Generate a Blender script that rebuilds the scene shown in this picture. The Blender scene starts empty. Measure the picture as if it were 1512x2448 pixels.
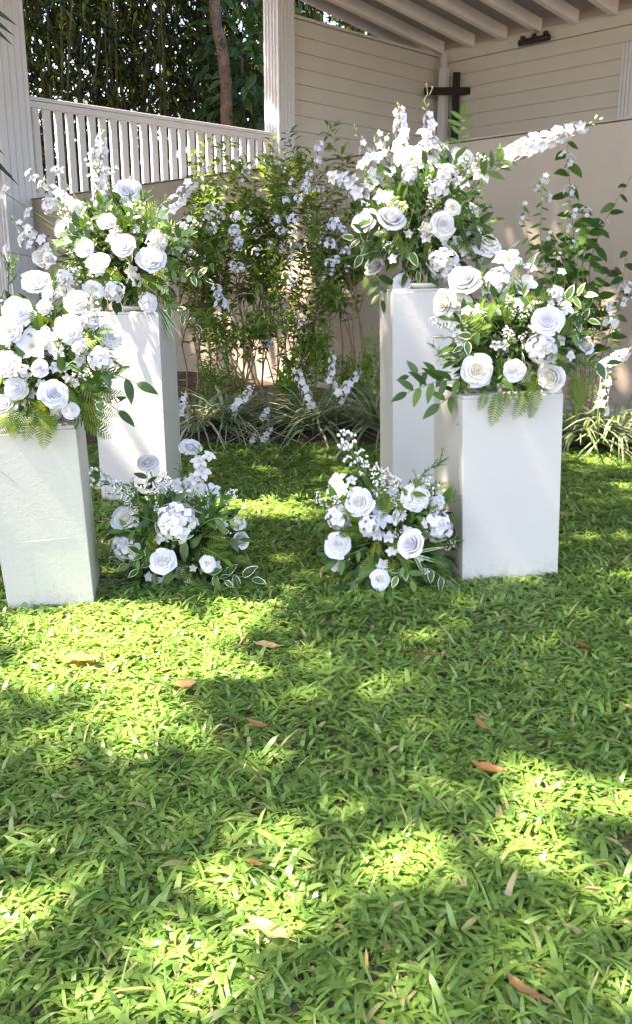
import bpy, math, random
import numpy as np
from mathutils import Vector, Matrix, noise as mnoise

random.seed(7)
rng = np.random.default_rng(11)
PI = math.pi
R = math.radians
scene = bpy.context.scene
COL = scene.collection

# ------------------------------------------------------------------ camera
FPX, CX, CY = 2108.0, 756.0, 1224.0          # focal length and centre, measured on the photo at 1512 x 2448
PITCH = math.atan(554.0 / FPX)
CP, SP = math.cos(PITCH), math.sin(PITCH)
EYE = 1.0
cam_d = bpy.data.cameras.new('camera')
cam = bpy.data.objects.new('camera', cam_d)
COL.objects.link(cam)
cam.location = (0, 0, EYE)
cam.rotation_euler = (PI / 2 - PITCH, 0, 0)
cam_d.sensor_fit = 'VERTICAL'
cam_d.sensor_height = 36.0
cam_d.lens = 36.0 * FPX / 2448.0
cam_d.clip_start = 0.05
cam_d.clip_end = 2000
scene.camera = cam

# ------------------------------------------------------------------ sky, sun, exposure
SUN = Vector((0.50, 0.12, -0.86)).normalized()         # direction the light travels
SUN_EL = math.asin(-SUN.z)
world = bpy.data.worlds.new('World')
scene.world = world
world.use_nodes = True
wn = world.node_tree
sky = wn.nodes.new('ShaderNodeTexSky')
sky.sky_type = 'NISHITA'
sky.sun_disc = False
sky.sun_elevation = SUN_EL
sky.sun_rotation = math.atan2(-SUN.x, -SUN.y)
sky.air_density = 1.0
sky.dust_density = 1.6
bg = wn.nodes['Background']
wn.links.new(sky.outputs[0], bg.inputs[0])
bg.inputs[1].default_value = 0.15
sun_d = bpy.data.lights.new('sun', 'SUN')
sun_o = bpy.data.objects.new('sun', sun_d)
COL.objects.link(sun_o)
sun_o.rotation_euler = SUN.to_track_quat('-Z', 'Y').to_euler()
sun_o.location = (-8, 0, 15)
sun_d.energy = 5.0
sun_d.angle = R(0.53)
sun_d.color = (1.0, 0.95, 0.86)
vs = scene.view_settings
vs.view_transform = 'Standard'
vs.look = 'None'
vs.exposure = 2.98
vs.gamma = 1.0
vs.use_curve_mapping = False
vs.use_white_balance = True                            # set for open shade, as the photo is
vs.white_balance_temperature = 7900
vs.white_balance_tint = 19
scene.cycles.use_denoising = True
scene.cycles.max_bounces = 10
scene.cycles.diffuse_bounces = 5
scene.cycles.transmission_bounces = 6
scene.cycles.transparent_max_bounces = 4
scene.cycles.sample_clamp_indirect = 8.0

# ------------------------------------------------------------------ measuring helpers
def ray(x, y):
    u, v = x - CX, y - CY
    return u, FPX * CP - v * SP, -(v * CP + FPX * SP)    # lateral, forward, up
def P(x, y, D):
    u, f, w = ray(x, y)
    return Vector((u / f * D, D, EYE + w / f * D))
def G(x, y, z=0.0):
    u, f, w = ray(x, y)
    D = (z - EYE) / (w / f)
    return Vector((u / f * D, D, z))
def MPP(p):                                             # metres for one photo pixel at a point
    return (p.y * CP + (EYE - p.z) * SP) / FPX
def V(*a): return Vector(a)
CAMP = Vector((0, 0, EYE))

# ------------------------------------------------------------------ materials
def new_mat(name):
    m = bpy.data.materials.new(name)
    m.use_nodes = True
    nt = m.node_tree
    b = nt.nodes['Principled BSDF']
    return m, nt, b
def noise_node(nt, scale, detail=4, rough=0.55, obj=True):
    tc = nt.nodes.new('ShaderNodeTexCoord')
    n = nt.nodes.new('ShaderNodeTexNoise')
    n.inputs['Scale'].default_value = scale
    n.inputs['Detail'].default_value = detail
    n.inputs['Roughness'].default_value = rough
    nt.links.new(tc.outputs['Object'], n.inputs['Vector'])
    return n
def ramp(nt, fac, stops):
    r = nt.nodes.new('ShaderNodeValToRGB')
    e = r.color_ramp.elements
    while len(e) < len(stops): e.new(0.5)
    for i, (p, c) in enumerate(stops):
        e[i].position = p
        e[i].color = (c[0], c[1], c[2], 1)
    nt.links.new(fac, r.inputs['Fac'])
    return r
def bump(nt, b, h, strength, dist):
    bp = nt.nodes.new('ShaderNodeBump')
    bp.inputs['Strength'].default_value = strength
    bp.inputs['Distance'].default_value = dist
    nt.links.new(h, bp.inputs['Height'])
    nt.links.new(bp.outputs['Normal'], b.inputs['Normal'])
    return bp
def mat_noise(name, stops, scale, rough=0.7, bstr=0.0, bscale=40, bdist=0.01, spec=0.4):
    m, nt, b = new_mat(name)
    n = noise_node(nt, scale)
    r = ramp(nt, n.outputs['Fac'], stops)
    nt.links.new(r.outputs['Color'], b.inputs['Base Color'])
    b.inputs['Roughness'].default_value = rough
    b.inputs['Specular IOR Level'].default_value = spec
    if bstr:
        n2 = noise_node(nt, bscale, 6, 0.65)
        bump(nt, b, n2.outputs['Fac'], bstr, bdist)
    return m
def leaf_mat(name, dark, light, trans=0.35, rough=0.42, use_attr=True, extra=None, spec=0.35):
    """leaf: colour varies by the 'tint' attribute of each leaf (or by object), thin and a little translucent"""
    m, nt, b = new_mat(name)
    if use_attr:
        at = nt.nodes.new('ShaderNodeAttribute')
        at.attribute_name = 'tint'
        fac = at.outputs['Fac']
    else:
        oi = nt.nodes.new('ShaderNodeObjectInfo')
        fac = oi.outputs['Random']
    stops = [(0.0, dark), (1.0, light)]
    if extra: stops = [(0.0, dark), (0.82, light), (1.0, extra)]
    r = ramp(nt, fac, stops)
    n = noise_node(nt, 60, 3)
    mx = nt.nodes.new('ShaderNodeMix')
    mx.data_type = 'RGBA'
    mx.blend_type = 'MULTIPLY'
    mr = nt.nodes.new('ShaderNodeMapRange')
    mr.inputs[1].default_value = 0.3; mr.inputs[2].default_value = 0.7
    mr.inputs[3].default_value = 0.75; mr.inputs[4].default_value = 1.15
    nt.links.new(n.outputs['Fac'], mr.inputs[0])
    mx.inputs[0].default_value = 1.0
    nt.links.new(r.outputs['Color'], mx.inputs[6])
    nt.links.new(mr.outputs[0], mx.inputs[7])
    nt.links.new(mx.outputs[2], b.inputs['Base Color'])
    b.inputs['Roughness'].default_value = rough
    b.inputs['Specular IOR Level'].default_value = spec
    tr = nt.nodes.new('ShaderNodeBsdfTranslucent')
    hs = nt.nodes.new('ShaderNodeHueSaturation')
    hs.inputs['Hue'].default_value = 0.475
    hs.inputs['Saturation'].default_value = 1.15
    hs.inputs['Value'].default_value = 1.9
    nt.links.new(mx.outputs[2], hs.inputs['Color'])
    nt.links.new(hs.outputs['Color'], tr.inputs['Color'])
    ms = nt.nodes.new('ShaderNodeMixShader')
    ms.inputs[0].default_value = trans
    nt.links.new(b.outputs[0], ms.inputs[1])
    nt.links.new(tr.outputs[0], ms.inputs[2])
    nt.links.new(ms.outputs[0], nt.nodes['Material Output'].inputs['Surface'])
    return m
def petal_mat(name, c1, c2, trans=0.3):
    m, nt, b = new_mat(name)
    oi = nt.nodes.new('ShaderNodeObjectInfo')
    r = ramp(nt, oi.outputs['Random'], [(0.0, c1), (1.0, c2)])
    n = noise_node(nt, 9, 4)
    mr = nt.nodes.new('ShaderNodeMapRange')
    mr.inputs[1].default_value = 0.3; mr.inputs[2].default_value = 0.7
    mr.inputs[3].default_value = 0.93; mr.inputs[4].default_value = 1.03
    nt.links.new(n.outputs['Fac'], mr.inputs[0])
    mx = nt.nodes.new('ShaderNodeMix')
    mx.data_type = 'RGBA'; mx.blend_type = 'MULTIPLY'
    mx.inputs[0].default_value = 1.0
    nt.links.new(r.outputs['Color'], mx.inputs[6])
    nt.links.new(mr.outputs[0], mx.inputs[7])
    nt.links.new(mx.outputs[2], b.inputs['Base Color'])
    b.inputs['Roughness'].default_value = 0.6
    b.inputs['Specular IOR Level'].default_value = 0.25
    tr = nt.nodes.new('ShaderNodeBsdfTranslucent')
    nt.links.new(mx.outputs[2], tr.inputs['Color'])
    ms = nt.nodes.new('ShaderNodeMixShader')
    ms.inputs[0].default_value = trans
    nt.links.new(b.outputs[0], ms.inputs[1])
    nt.links.new(tr.outputs[0], ms.inputs[2])
    nt.links.new(ms.outputs[0], nt.nodes['Material Output'].inputs['Surface'])
    return m

M = {}
M['petal'] = petal_mat('white_petal', (0.57, 0.585, 0.67), (0.68, 0.67, 0.62), 0.22)
M['petal_core'] = petal_mat('cream_petal', (0.67, 0.64, 0.54), (0.73, 0.71, 0.63), 0.24)
M['floret'] = petal_mat('floret_petal', (0.60, 0.61, 0.69), (0.68, 0.68, 0.68), 0.22)
M['plumbago'] = petal_mat('plumbago_petal', (0.58, 0.62, 0.74), (0.70, 0.71, 0.76), 0.24)
M['bud'] = petal_mat('green_bud', (0.45, 0.55, 0.22), (0.62, 0.68, 0.38), 0.3)
M['yellow'] = mat_noise('flower_centre', [(0.3, (0.55, 0.50, 0.12)), (0.7, (0.45, 0.55, 0.16))], 80, 0.7)
M['sepal'] = leaf_mat('sepal', (0.06, 0.13, 0.03), (0.12, 0.22, 0.06), 0.2, use_attr=False)
M['stem'] = mat_noise('flower_stem', [(0.3, (0.07, 0.14, 0.035)), (0.7, (0.13, 0.22, 0.06))], 30, 0.55)
M['leaf_dark'] = leaf_mat('dark_leaf', (0.018, 0.055, 0.018), (0.050, 0.115, 0.028), 0.2, 0.35, use_attr=False)
M['leaf_mid'] = leaf_mat('mid_leaf', (0.045, 0.115, 0.020), (0.105, 0.21, 0.036), 0.3, 0.4, use_attr=False)
M['filler'] = leaf_mat('filler_leaf', (0.009, 0.033, 0.011), (0.075, 0.158, 0.029), 0.22, 0.42)
M['fern'] = leaf_mat('fern_green', (0.055, 0.14, 0.022), (0.18, 0.25, 0.035), 0.35, 0.5, use_attr=False)
M['fine'] = leaf_mat('fine_green', (0.045, 0.13, 0.022), (0.10, 0.22, 0.045), 0.3, 0.5, use_attr=False)
M['cream_edge'] = mat_noise('cream_leaf_edge', [(0.3, (0.62, 0.66, 0.46)), (0.7, (0.76, 0.77, 0.62))], 50, 0.5)
M['gyp'] = petal_mat('gyp_white', (0.80, 0.82, 0.80), (0.86, 0.86, 0.84), 0.2)
M['grass'] = leaf_mat('grass_blade', (0.074, 0.162, 0.037), (0.212, 0.355, 0.086), 0.38, 0.34, extra=(0.38, 0.33, 0.17), spec=0.5)
M['liriope'] = leaf_mat('striped_grass_blade', (0.08, 0.135, 0.058), (0.26, 0.32, 0.19), 0.25, 0.4, extra=(0.58, 0.58, 0.44))
M['plumb_leaf'] = leaf_mat('shrub_leaf', (0.058, 0.122, 0.030), (0.185, 0.285, 0.065), 0.4, 0.42)
M['lime_leaf'] = leaf_mat('lime_leaf', (0.06, 0.16, 0.02), (0.15, 0.30, 0.04), 0.4, 0.45)
M['big_leaf'] = leaf_mat('broad_leaf', (0.022, 0.065, 0.014), (0.055, 0.12, 0.024), 0.35, 0.4, use_attr=False)
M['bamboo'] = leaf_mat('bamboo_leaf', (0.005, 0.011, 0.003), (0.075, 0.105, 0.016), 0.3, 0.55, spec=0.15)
M['broad_tree'] = leaf_mat('tree_leaf', (0.020, 0.060, 0.024), (0.06, 0.13, 0.035), 0.3, 0.4)
M['canopy'] = leaf_mat('canopy_leaf', (0.035, 0.075, 0.015), (0.075, 0.13, 0.025), 0.22, 0.45)
M['palm'] = leaf_mat('palm_leaf', (0.010, 0.028, 0.016), (0.024, 0.055, 0.026), 0.1, 0.35)
M['twig'] = mat_noise('woody_stem', [(0.3, (0.13, 0.085, 0.045)), (0.7, (0.25, 0.18, 0.09))], 25, 0.8)
M['bark'] = mat_noise('bark', [(0.25, (0.045, 0.030, 0.022)), (0.5, (0.12, 0.08, 0.055)), (0.75, (0.19, 0.13, 0.09))], 6, 0.9, 1.0, 14, 0.06)
M['culm'] = mat_noise('bamboo_culm', [(0.3, (0.025, 0.030, 0.010)), (0.7, (0.07, 0.07, 0.022))], 4, 0.5)

# ---- painted surfaces
def paint(name, base, var, bstr, bscale, rough=0.5, dirt=None, splash=False):
    m, nt, b = new_mat(name)
    n = noise_node(nt, 2.2, 6, 0.6)
    lo = tuple(c * (1 - var) for c in base)
    r = ramp(nt, n.outputs['Fac'], [(0.25, lo), (0.7, base)])
    out = r.outputs['Color']
    if dirt:
        n3 = noise_node(nt, 5.0, 8, 0.72)
        mr = nt.nodes.new('ShaderNodeMapRange')
        mr.inputs[1].default_value = 0.60; mr.inputs[2].default_value = 0.80
        nt.links.new(n3.outputs['Fac'], mr.inputs[0])
        mul = nt.nodes.new('ShaderNodeMath'); mul.operation = 'MULTIPLY'; mul.inputs[1].default_value = 0.35
        nt.links.new(mr.outputs[0], mul.inputs[0])
        mx = nt.nodes.new('ShaderNodeMix'); mx.data_type = 'RGBA'
        nt.links.new(mul.outputs[0], mx.inputs[0])
        nt.links.new(out, mx.inputs[6])
        mx.inputs[7].default_value = (*dirt, 1)
        out = mx.outputs[2]
    if splash:                                              # speckled soil thrown up on the foot, and long scuffs
        tc = nt.nodes.new('ShaderNodeTexCoord')
        sep = nt.nodes.new('ShaderNodeSeparateXYZ')
        nt.links.new(tc.outputs['Object'], sep.inputs[0])
        low = nt.nodes.new('ShaderNodeMapRange')
        low.inputs[1].default_value = 0.02; low.inputs[2].default_value = 0.13
        low.inputs[3].default_value = 0.20; low.inputs[4].default_value = 0.0
        nt.links.new(sep.outputs['Z'], low.inputs[0])
        sp_ = noise_node(nt, 55, 4, 0.75)
        ad = nt.nodes.new('ShaderNodeMath'); ad.operation = 'ADD'
        nt.links.new(low.outputs[0], ad.inputs[0]); nt.links.new(sp_.outputs['Fac'], ad.inputs[1])
        th = nt.nodes.new('ShaderNodeMapRange')
        th.inputs[1].default_value = 0.66; th.inputs[2].default_value = 0.76; th.inputs[4].default_value = 0.3
        nt.links.new(ad.outputs[0], th.inputs[0])
        mp = nt.nodes.new('ShaderNodeMapping'); mp.inputs['Scale'].default_value = (26, 26, 2.2)
        mp.inputs['Rotation'].default_value = (0.35, 0.25, 0)
        nt.links.new(tc.outputs['Object'], mp.inputs['Vector'])
        sc_ = nt.nodes.new('ShaderNodeTexNoise'); sc_.inputs['Scale'].default_value = 1.0; sc_.inputs['Detail'].default_value = 5
        nt.links.new(mp.outputs[0], sc_.inputs['Vector'])
        t2 = nt.nodes.new('ShaderNodeMapRange')
        t2.inputs[1].default_value = 0.64; t2.inputs[2].default_value = 0.72; t2.inputs[4].default_value = 0.12
        nt.links.new(sc_.outputs['Fac'], t2.inputs[0])
        mxx = nt.nodes.new('ShaderNodeMath'); mxx.operation = 'MAXIMUM'
        nt.links.new(th.outputs[0], mxx.inputs[0]); nt.links.new(t2.outputs[0], mxx.inputs[1])
        mx2 = nt.nodes.new('ShaderNodeMix'); mx2.data_type = 'RGBA'
        nt.links.new(mxx.outputs[0], mx2.inputs[0])
        nt.links.new(out, mx2.inputs[6])
        mx2.inputs[7].default_value = (0.27, 0.24, 0.17, 1)
        out = mx2.outputs[2]
    nt.links.new(out, b.inputs['Base Color'])
    b.inputs['Roughness'].default_value = rough
    b.inputs['Specular IOR Level'].default_value = 0.4
    n2 = noise_node(nt, bscale, 6, 0.7)
    bump(nt, b, n2.outputs['Fac'], bstr, 0.004)
    return m
M['plinth'] = paint('pedestal_paint', (0.44, 0.435, 0.415), 0.05, 0.3, 70, 0.42, dirt=(0.40, 0.385, 0.34), splash=True)
M['plinth_rough'] = paint('rough_pedestal_paint', (0.42, 0.415, 0.38), 0.06, 0.6, 60, 0.40, dirt=(0.40, 0.39, 0.30), splash=True)
M['trim'] = paint('column_paint', (0.56, 0.58, 0.63), 0.08, 0.15, 30, 0.55, dirt=(0.55, 0.53, 0.47))
M['siding'] = paint('siding_paint', (0.52, 0.515, 0.495), 0.07, 0.2, 26, 0.6, dirt=(0.48, 0.45, 0.37))
M['rafter'] = paint('rafter_paint', (0.78, 0.78, 0.77), 0.1, 0.2, 26, 0.6, dirt=(0.42, 0.38, 0.33))
M['deck'] = paint('roof_deck', (0.31, 0.29, 0.28), 0.15, 0.3, 18, 0.75)
M['stucco'] = paint('stucco', (0.325, 0.275, 0.225), 0.10, 0.8, 38, 0.85, dirt=(0.25, 0.19, 0.155))
nt = M['stucco'].node_tree
b = nt.nodes['Principled BSDF']
src = b.inputs['Base Color'].links[0].from_socket
tc = nt.nodes.new('ShaderNodeTexCoord')
mp = nt.nodes.new('ShaderNodeMapping'); mp.inputs['Scale'].default_value = (5.0, 5.0, 0.6)
nt.links.new(tc.outputs['Object'], mp.inputs['Vector'])
n = nt.nodes.new('ShaderNodeTexNoise'); n.inputs['Scale'].default_value = 1.0; n.inputs['Detail'].default_value = 7; n.inputs['Roughness'].default_value = 0.65
nt.links.new(mp.outputs[0], n.inputs['Vector'])
t2 = nt.nodes.new('ShaderNodeMapRange'); t2.inputs[1].default_value = 0.54; t2.inputs[2].default_value = 0.74; t2.inputs[4].default_value = 0.45
nt.links.new(n.outputs['Fac'], t2.inputs[0])
mx = nt.nodes.new('ShaderNodeMix'); mx.data_type = 'RGBA'
nt.links.new(t2.outputs[0], mx.inputs[0]); nt.links.new(src, mx.inputs[6]); mx.inputs[7].default_value = (0.21, 0.165, 0.13, 1)
nt.links.new(mx.outputs[2], b.inputs['Base Color'])
M['cross'] = mat_noise('dark_red_wood', [(0.3, (0.008, 0.002, 0.002)), (0.7, (0.018, 0.005, 0.004))], 9, 0.5, spec=0.2)
M['black'] = mat_noise('black_metal', [(0.3, (0.012, 0.012, 0.013)), (0.7, (0.02, 0.02, 0.021))], 20, 0.5)
M['floor'] = mat_noise('pavilion_floor', [(0.3, (0.25, 0.2, 0.17)), (0.7, (0.32, 0.27, 0.23))], 3, 0.6)
M['soil'] = mat_noise('bed_soil', [(0.25, (0.030, 0.021, 0.014)), (0.55, (0.065, 0.046, 0.031)), (0.8, (0.12, 0.085, 0.055))], 14, 0.95, 1.0, 50, 0.03)
M['dry'] = leaf_mat('dry_leaf', (0.36, 0.17, 0.05), (0.52, 0.36, 0.17), 0.25, 0.6, use_attr=False)
M['dry_orange'] = leaf_mat('orange_leaf', (0.24, 0.12, 0.045), (0.38, 0.22, 0.08), 0.3, 0.5, use_attr=False)
M['stone'] = mat_noise('grey_stone', [(0.3, (0.16, 0.14, 0.13)), (0.7, (0.30, 0.27, 0.25))], 8, 0.85, 0.6, 30, 0.02)
M['dish'] = mat_noise('white_dish', [(0.3, (0.72, 0.71, 0.66)), (0.7, (0.78, 0.77, 0.73))], 12, 0.4)
# lawn earth: dry brown thatch showing between the blades
m, nt, b = new_mat('lawn_earth')
n = noise_node(nt, 7, 8, 0.7)
r = ramp(nt, n.outputs['Fac'], [(0.25, (0.045, 0.040, 0.020)), (0.5, (0.12, 0.092, 0.055)), (0.75, (0.27, 0.20, 0.13))])
nt.links.new(r.outputs['Color'], b.inputs['Base Color'])
b.inputs['Roughness'].default_value = 0.95
n2 = noise_node(nt, 60, 8, 0.7)
bump(nt, b, n2.outputs['Fac'], 1.0, 0.02)
M['earth'] = m

# ------------------------------------------------------------------ object helpers
def tag(o, label=None, cat=None, group=None, kind=None):
    if label: o['label'] = label
    if cat: o['category'] = cat
    if group: o['group'] = group
    if kind: o['kind'] = kind
    return o
def empty(name, loc, rz=0.0):
    o = bpy.data.objects.new(name, None)
    o.empty_display_size = 0.1
    COL.objects.link(o)
    o.location = loc
    o.rotation_euler = (0, 0, rz)
    return o
def link(name, mesh, parent=None, mw=None):
    o = bpy.data.objects.new(name, mesh)
    COL.objects.link(o)
    if parent is not None: o.parent = parent
    if mw is not None: o.matrix_basis = mw
    return o
class MB:
    """collects polygons and makes one mesh of them"""
    def __init__(s): s.v = []; s.f = []; s.mi = []; s.t = []
    def add(s, vs_, fs, mi=0, tint=0.5):
        k = len(s.v)
        s.v.extend([tuple(p) for p in vs_])
        s.t.extend([tint] * len(vs_))
        for f in fs:
            s.f.append([i + k for i in f]); s.mi.append(mi)
    def box(s, x0, x1, y0, y1, z0, z1, mi=0, M4=None):
        vs_ = [V(x, y, z) for z in (z0, z1) for (x, y) in ((x0, y0), (x1, y0), (x1, y1), (x0, y1))]
        if M4 is not None: vs_ = [M4 @ p for p in vs_]
        s.add(vs_, [(0, 3, 2, 1), (4, 5, 6, 7), (0, 1, 5, 4), (1, 2, 6, 5), (2, 3, 7, 6), (3, 0, 4, 7)], mi)
    def tube(s, pts, radii, n=6, mi=0, cap=True):
        pts = [Vector(p) for p in pts]
        if not isinstance(radii, (list, tuple)): radii = [radii] * len(pts)
        k = len(s.v)
        prev = None
        for i, p in enumerate(pts):
            d = (pts[min(i + 1, len(pts) - 1)] - pts[max(i - 1, 0)])
            d = d.normalized() if d.length > 1e-9 else V(0, 0, 1)
            if prev is None:
                x = d.orthogonal().normalized()
            else:
                x = (prev - d * prev.dot(d))
                x = x.normalized() if x.length > 1e-6 else d.orthogonal().normalized()
            prev = x
            y = d.cross(x)
            for j in range(n):
                a = 2 * PI * j / n
                q = p + (x * math.cos(a) + y * math.sin(a)) * radii[i]
                s.v.append(tuple(q)); s.t.append(0.5)
        for i in range(len(pts) - 1):
            for j in range(n):
                j2 = (j + 1) % n
                s.f.append([k + i * n + j, k + i * n + j2, k + (i + 1) * n + j2, k + (i + 1) * n + j]); s.mi.append(mi)
        if cap:
            s.f.append([k + (len(pts) - 1) * n + j for j in range(n)]); s.mi.append(mi)
            s.f.append([k + j for j in reversed(range(n))]); s.mi.append(mi)
    def mesh(s, name, mats, smooth=True):
        me = bpy.data.meshes.new(name)
        me.from_pydata(s.v, [], s.f)
        for m_ in (mats if isinstance(mats, (list, tuple)) else [mats]): me.materials.append(M[m_])
        if len(me.polygons):
            me.polygons.foreach_set('material_index', s.mi)
            me.polygons.foreach_set('use_smooth', [smooth] * len(s.f))
        at = me.attributes.new('tint', 'FLOAT', 'POINT')
        at.data.foreach_set('value', s.t)
        me.update()
        return me
    def build(s, name, mats, parent=None, mw=None, smooth=True):
        return link(name, s.mesh(name, mats, smooth), parent, mw)
def bevel(o, w=0.004, seg=2):
    md = o.modifiers.new('bevel', 'BEVEL')
    md.width = w; md.segments = seg; md.limit_method = 'ANGLE'
    return o
def frame(z, roll=0.0):
    z = Vector(z).normalized()
    x = V(0, 0, 1).cross(z)
    x = x.normalized() if x.length > 1e-4 else V(1, 0, 0)
    y = z.cross(x)
    m3 = Matrix((x, y, z)).transposed()
    return m3 @ Matrix.Rotation(roll, 3, 'Z')
def mat4(m3, loc, s=1.0):
    m_ = (m3 * s).to_4x4() if not isinstance(s, (tuple, list)) else (m3 @ Matrix.Diagonal(s)).to_4x4()
    m_.translation = loc
    return m_
def along(d, nrm, roll=0.0):
    """axes for a leaf template that grows along +Y and faces +Z"""
    y = Vector(d).normalized()
    z = Vector(nrm) - y * Vector(nrm).dot(y)
    z = z.normalized() if z.length > 1e-5 else y.orthogonal().normalized()
    x = y.cross(z)
    m3 = Matrix((x, y, z)).transposed()
    return m3 @ Matrix.Rotation(roll, 3, 'Y')
def scatter(name, tv, tf, mats3, pos, tint, mat, parent=None, smooth=False):
    """numpy: many copies of a small template joined in one mesh.  mats3 (N,3,3), pos (N,3)"""
    tv = np.asarray(tv, float)
    N = len(pos); k = len(tv)
    vv = np.einsum('nij,kj->nki', mats3, tv) + pos[:, None, :]
    loops = np.concatenate([np.asarray(f) for f in tf])
    tot = np.array([len(f) for f in tf])
    L = len(loops)
    allloops = (loops[None, :] + (np.arange(N) * k)[:, None]).ravel()
    alltot = np.tile(tot, N)
    starts = np.concatenate([[0], np.cumsum(alltot)[:-1]])
    me = bpy.data.meshes.new(name)
    me.vertices.add(N * k); me.loops.add(N * L); me.polygons.add(N * len(tf))
    me.vertices.foreach_set('co', vv.ravel().astype(np.float32))
    me.loops.foreach_set('vertex_index', allloops.astype(np.int32))
    me.polygons.foreach_set('loop_start', starts.astype(np.int32))
    me.polygons.foreach_set('loop_total', alltot.astype(np.int32))
    if smooth: me.polygons.foreach_set('use_smooth', np.ones(N * len(tf), bool))
    me.materials.append(M[mat])
    at = me.attributes.new('tint', 'FLOAT', 'POINT')
    at.data.foreach_set('value', np.repeat(tint, k).astype(np.float32))
    me.update(calc_edges=True)
    me.validate()
    return link(name, me, parent)
def np_frames(d, nrm):
    """(N,3) growth directions and normals -> (N,3,3) with columns x,y,z"""
    y = d / np.linalg.norm(d, axis=1, keepdims=True)
    z = nrm - y * np.sum(nrm * y, axis=1, keepdims=True)
    z /= np.maximum(np.linalg.norm(z, axis=1, keepdims=True), 1e-6)
    x = np.cross(y, z)
    return np.stack([x, y, z], axis=2)

# leaf templates (grow along +Y, face +Z), length 1
def leaf_tmpl(w=0.35, fold=0.08, droop=0.12, n=4, tip=1.0):
    vs_, fs = [], []
    for i in range(n + 1):
        t = i / n
        ww = w * 0.5 * (math.sin(PI * min(1.0, t ** 0.75)) ** 0.8 if 0 < t < 1 else 0.04)
        z = -droop * t * t
        vs_ += [(-ww, t, z + fold * ww / w * 2 if w else z), (0, t, z), (ww, t, z + fold * ww / w * 2 if w else z)]
    for i in range(n):
        a = i * 3
        fs += [(a, a + 1, a + 4, a + 3), (a + 1, a + 2, a + 5, a + 4)]
    return vs_, fs
LEAF = leaf_tmpl()
LEAF_SLIM = leaf_tmpl(0.18, 0.04, 0.25, 4)
LEAF_LOW = ([(0, 0, 0), (-0.17, 0.45, 0.03), (0, 1, -0.1), (0.17, 0.45, 0.03)], [(0, 3, 2, 1)])
LEAF_BAM = ([(0, 0, 0), (-0.055, 0.3, 0.01), (0, 1, -0.06), (0.055, 0.3, 0.01)], [(0, 3, 2, 1)])
BLADE = ([(-0.5, 0, 0), (0.5, 0, 0), (0.46, 0.4, 0.06), (-0.46, 0.4, 0.06), (0.34, 0.75, 0.03), (-0.34, 0.75, 0.03), (0, 1, -0.06)],
         [(0, 1, 2, 3), (3, 2, 4, 5), (5, 4, 6)])

#=================================================================== SETTING
# ground: one sheet of lawn earth to the horizon, the planting bed a sheet above it
mb = MB()
mb.add([(-400, -400, 0), (400, -400, 0), (400, 400, 0), (-400, 400, 0)], [(0, 1, 2, 3)])
tag(mb.build('ground', 'earth'), kind='structure')

# building directions: the pavilion stands at 45 degrees to the view
YAW = R(44.2)
A = V(math.cos(YAW), math.sin(YAW), 0)                 # along the balustrade, away to the right
B = V(-math.sin(YAW), math.cos(YAW), 0)                # along the low wall, away to the left
P0 = V(-3.66, 12.0, 0)                                 # foot of the corner column
FLOOR = 2.0

# low garden wall, a slab with a level top running from right-near to left-far
wall = empty('garden_wall', V(2.0, 6.03, 0), YAW + PI / 2)
tag(wall, 'plain beige stucco garden wall running behind the shrubs below the pavilion', 'wall')
mb = MB()
NX, NZ = 60, 10
mb.box(-4.5, 10.4, -0.22, 0.0, -0.2, 1.985)
# wall face is +y side of local axis turned to camera: local x runs along B, face normal must be -A
o = bevel(mb.build('wall_body', 'stucco', wall, smooth=False), 0.012)
mb = MB()
mb.box(-4.5, 10.4, -0.235, 0.012, 1.987, 2.0)
bevel(mb.build('coping', 'stucco', wall, smooth=False), 0.005)

# planting bed (soil), its front edge a little irregular
mb = MB()
edge = []
xs = np.linspace(-7, 6, 60)
for x in xs:
    yy = 5.46 - 0.09 * max(0, x) + 0.05 * mnoise.noise(V(x * 1.7, 0, 0)) + 0.03 * mnoise.noise(V(x * 6, 3, 0))
    edge.append(V(x, yy, 0.004))
rows = 14
vs_ = []
for j in range(rows):
    for e in edge:
        back = 2.0 + (-(e.x - 2.0) * 0.717 / 0.697)
        yb = max(e.y + 0.3, 6.03 - (e.x - 2.0) * 1.03 + 0.1)
        t = j / (rows - 1)
        h = 0.004 + (0.05 + 0.03 * mnoise.noise(V(e.x * 3, t * 9, 1))) * min(1, t * 9)
        vs_.append(V(e.x, e.y + (yb - e.y) * t, h))
n_ = len(edge)
mb.add(vs_, [(j * n_ + i, j * n_ + i + 1, (j + 1) * n_ + i + 1, (j + 1) * n_ + i) for j in range(rows - 1) for i in range(n_ - 1)])
tag(mb.build('bed_soil', 'soil'), kind='structure')
def bed_edge(x): return 5.46 - 0.09 * max(0, x) + 0.05 * mnoise.noise(V(x * 1.7, 0, 0)) + 0.03 * mnoise.noise(V(x * 6, 3, 0))

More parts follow.
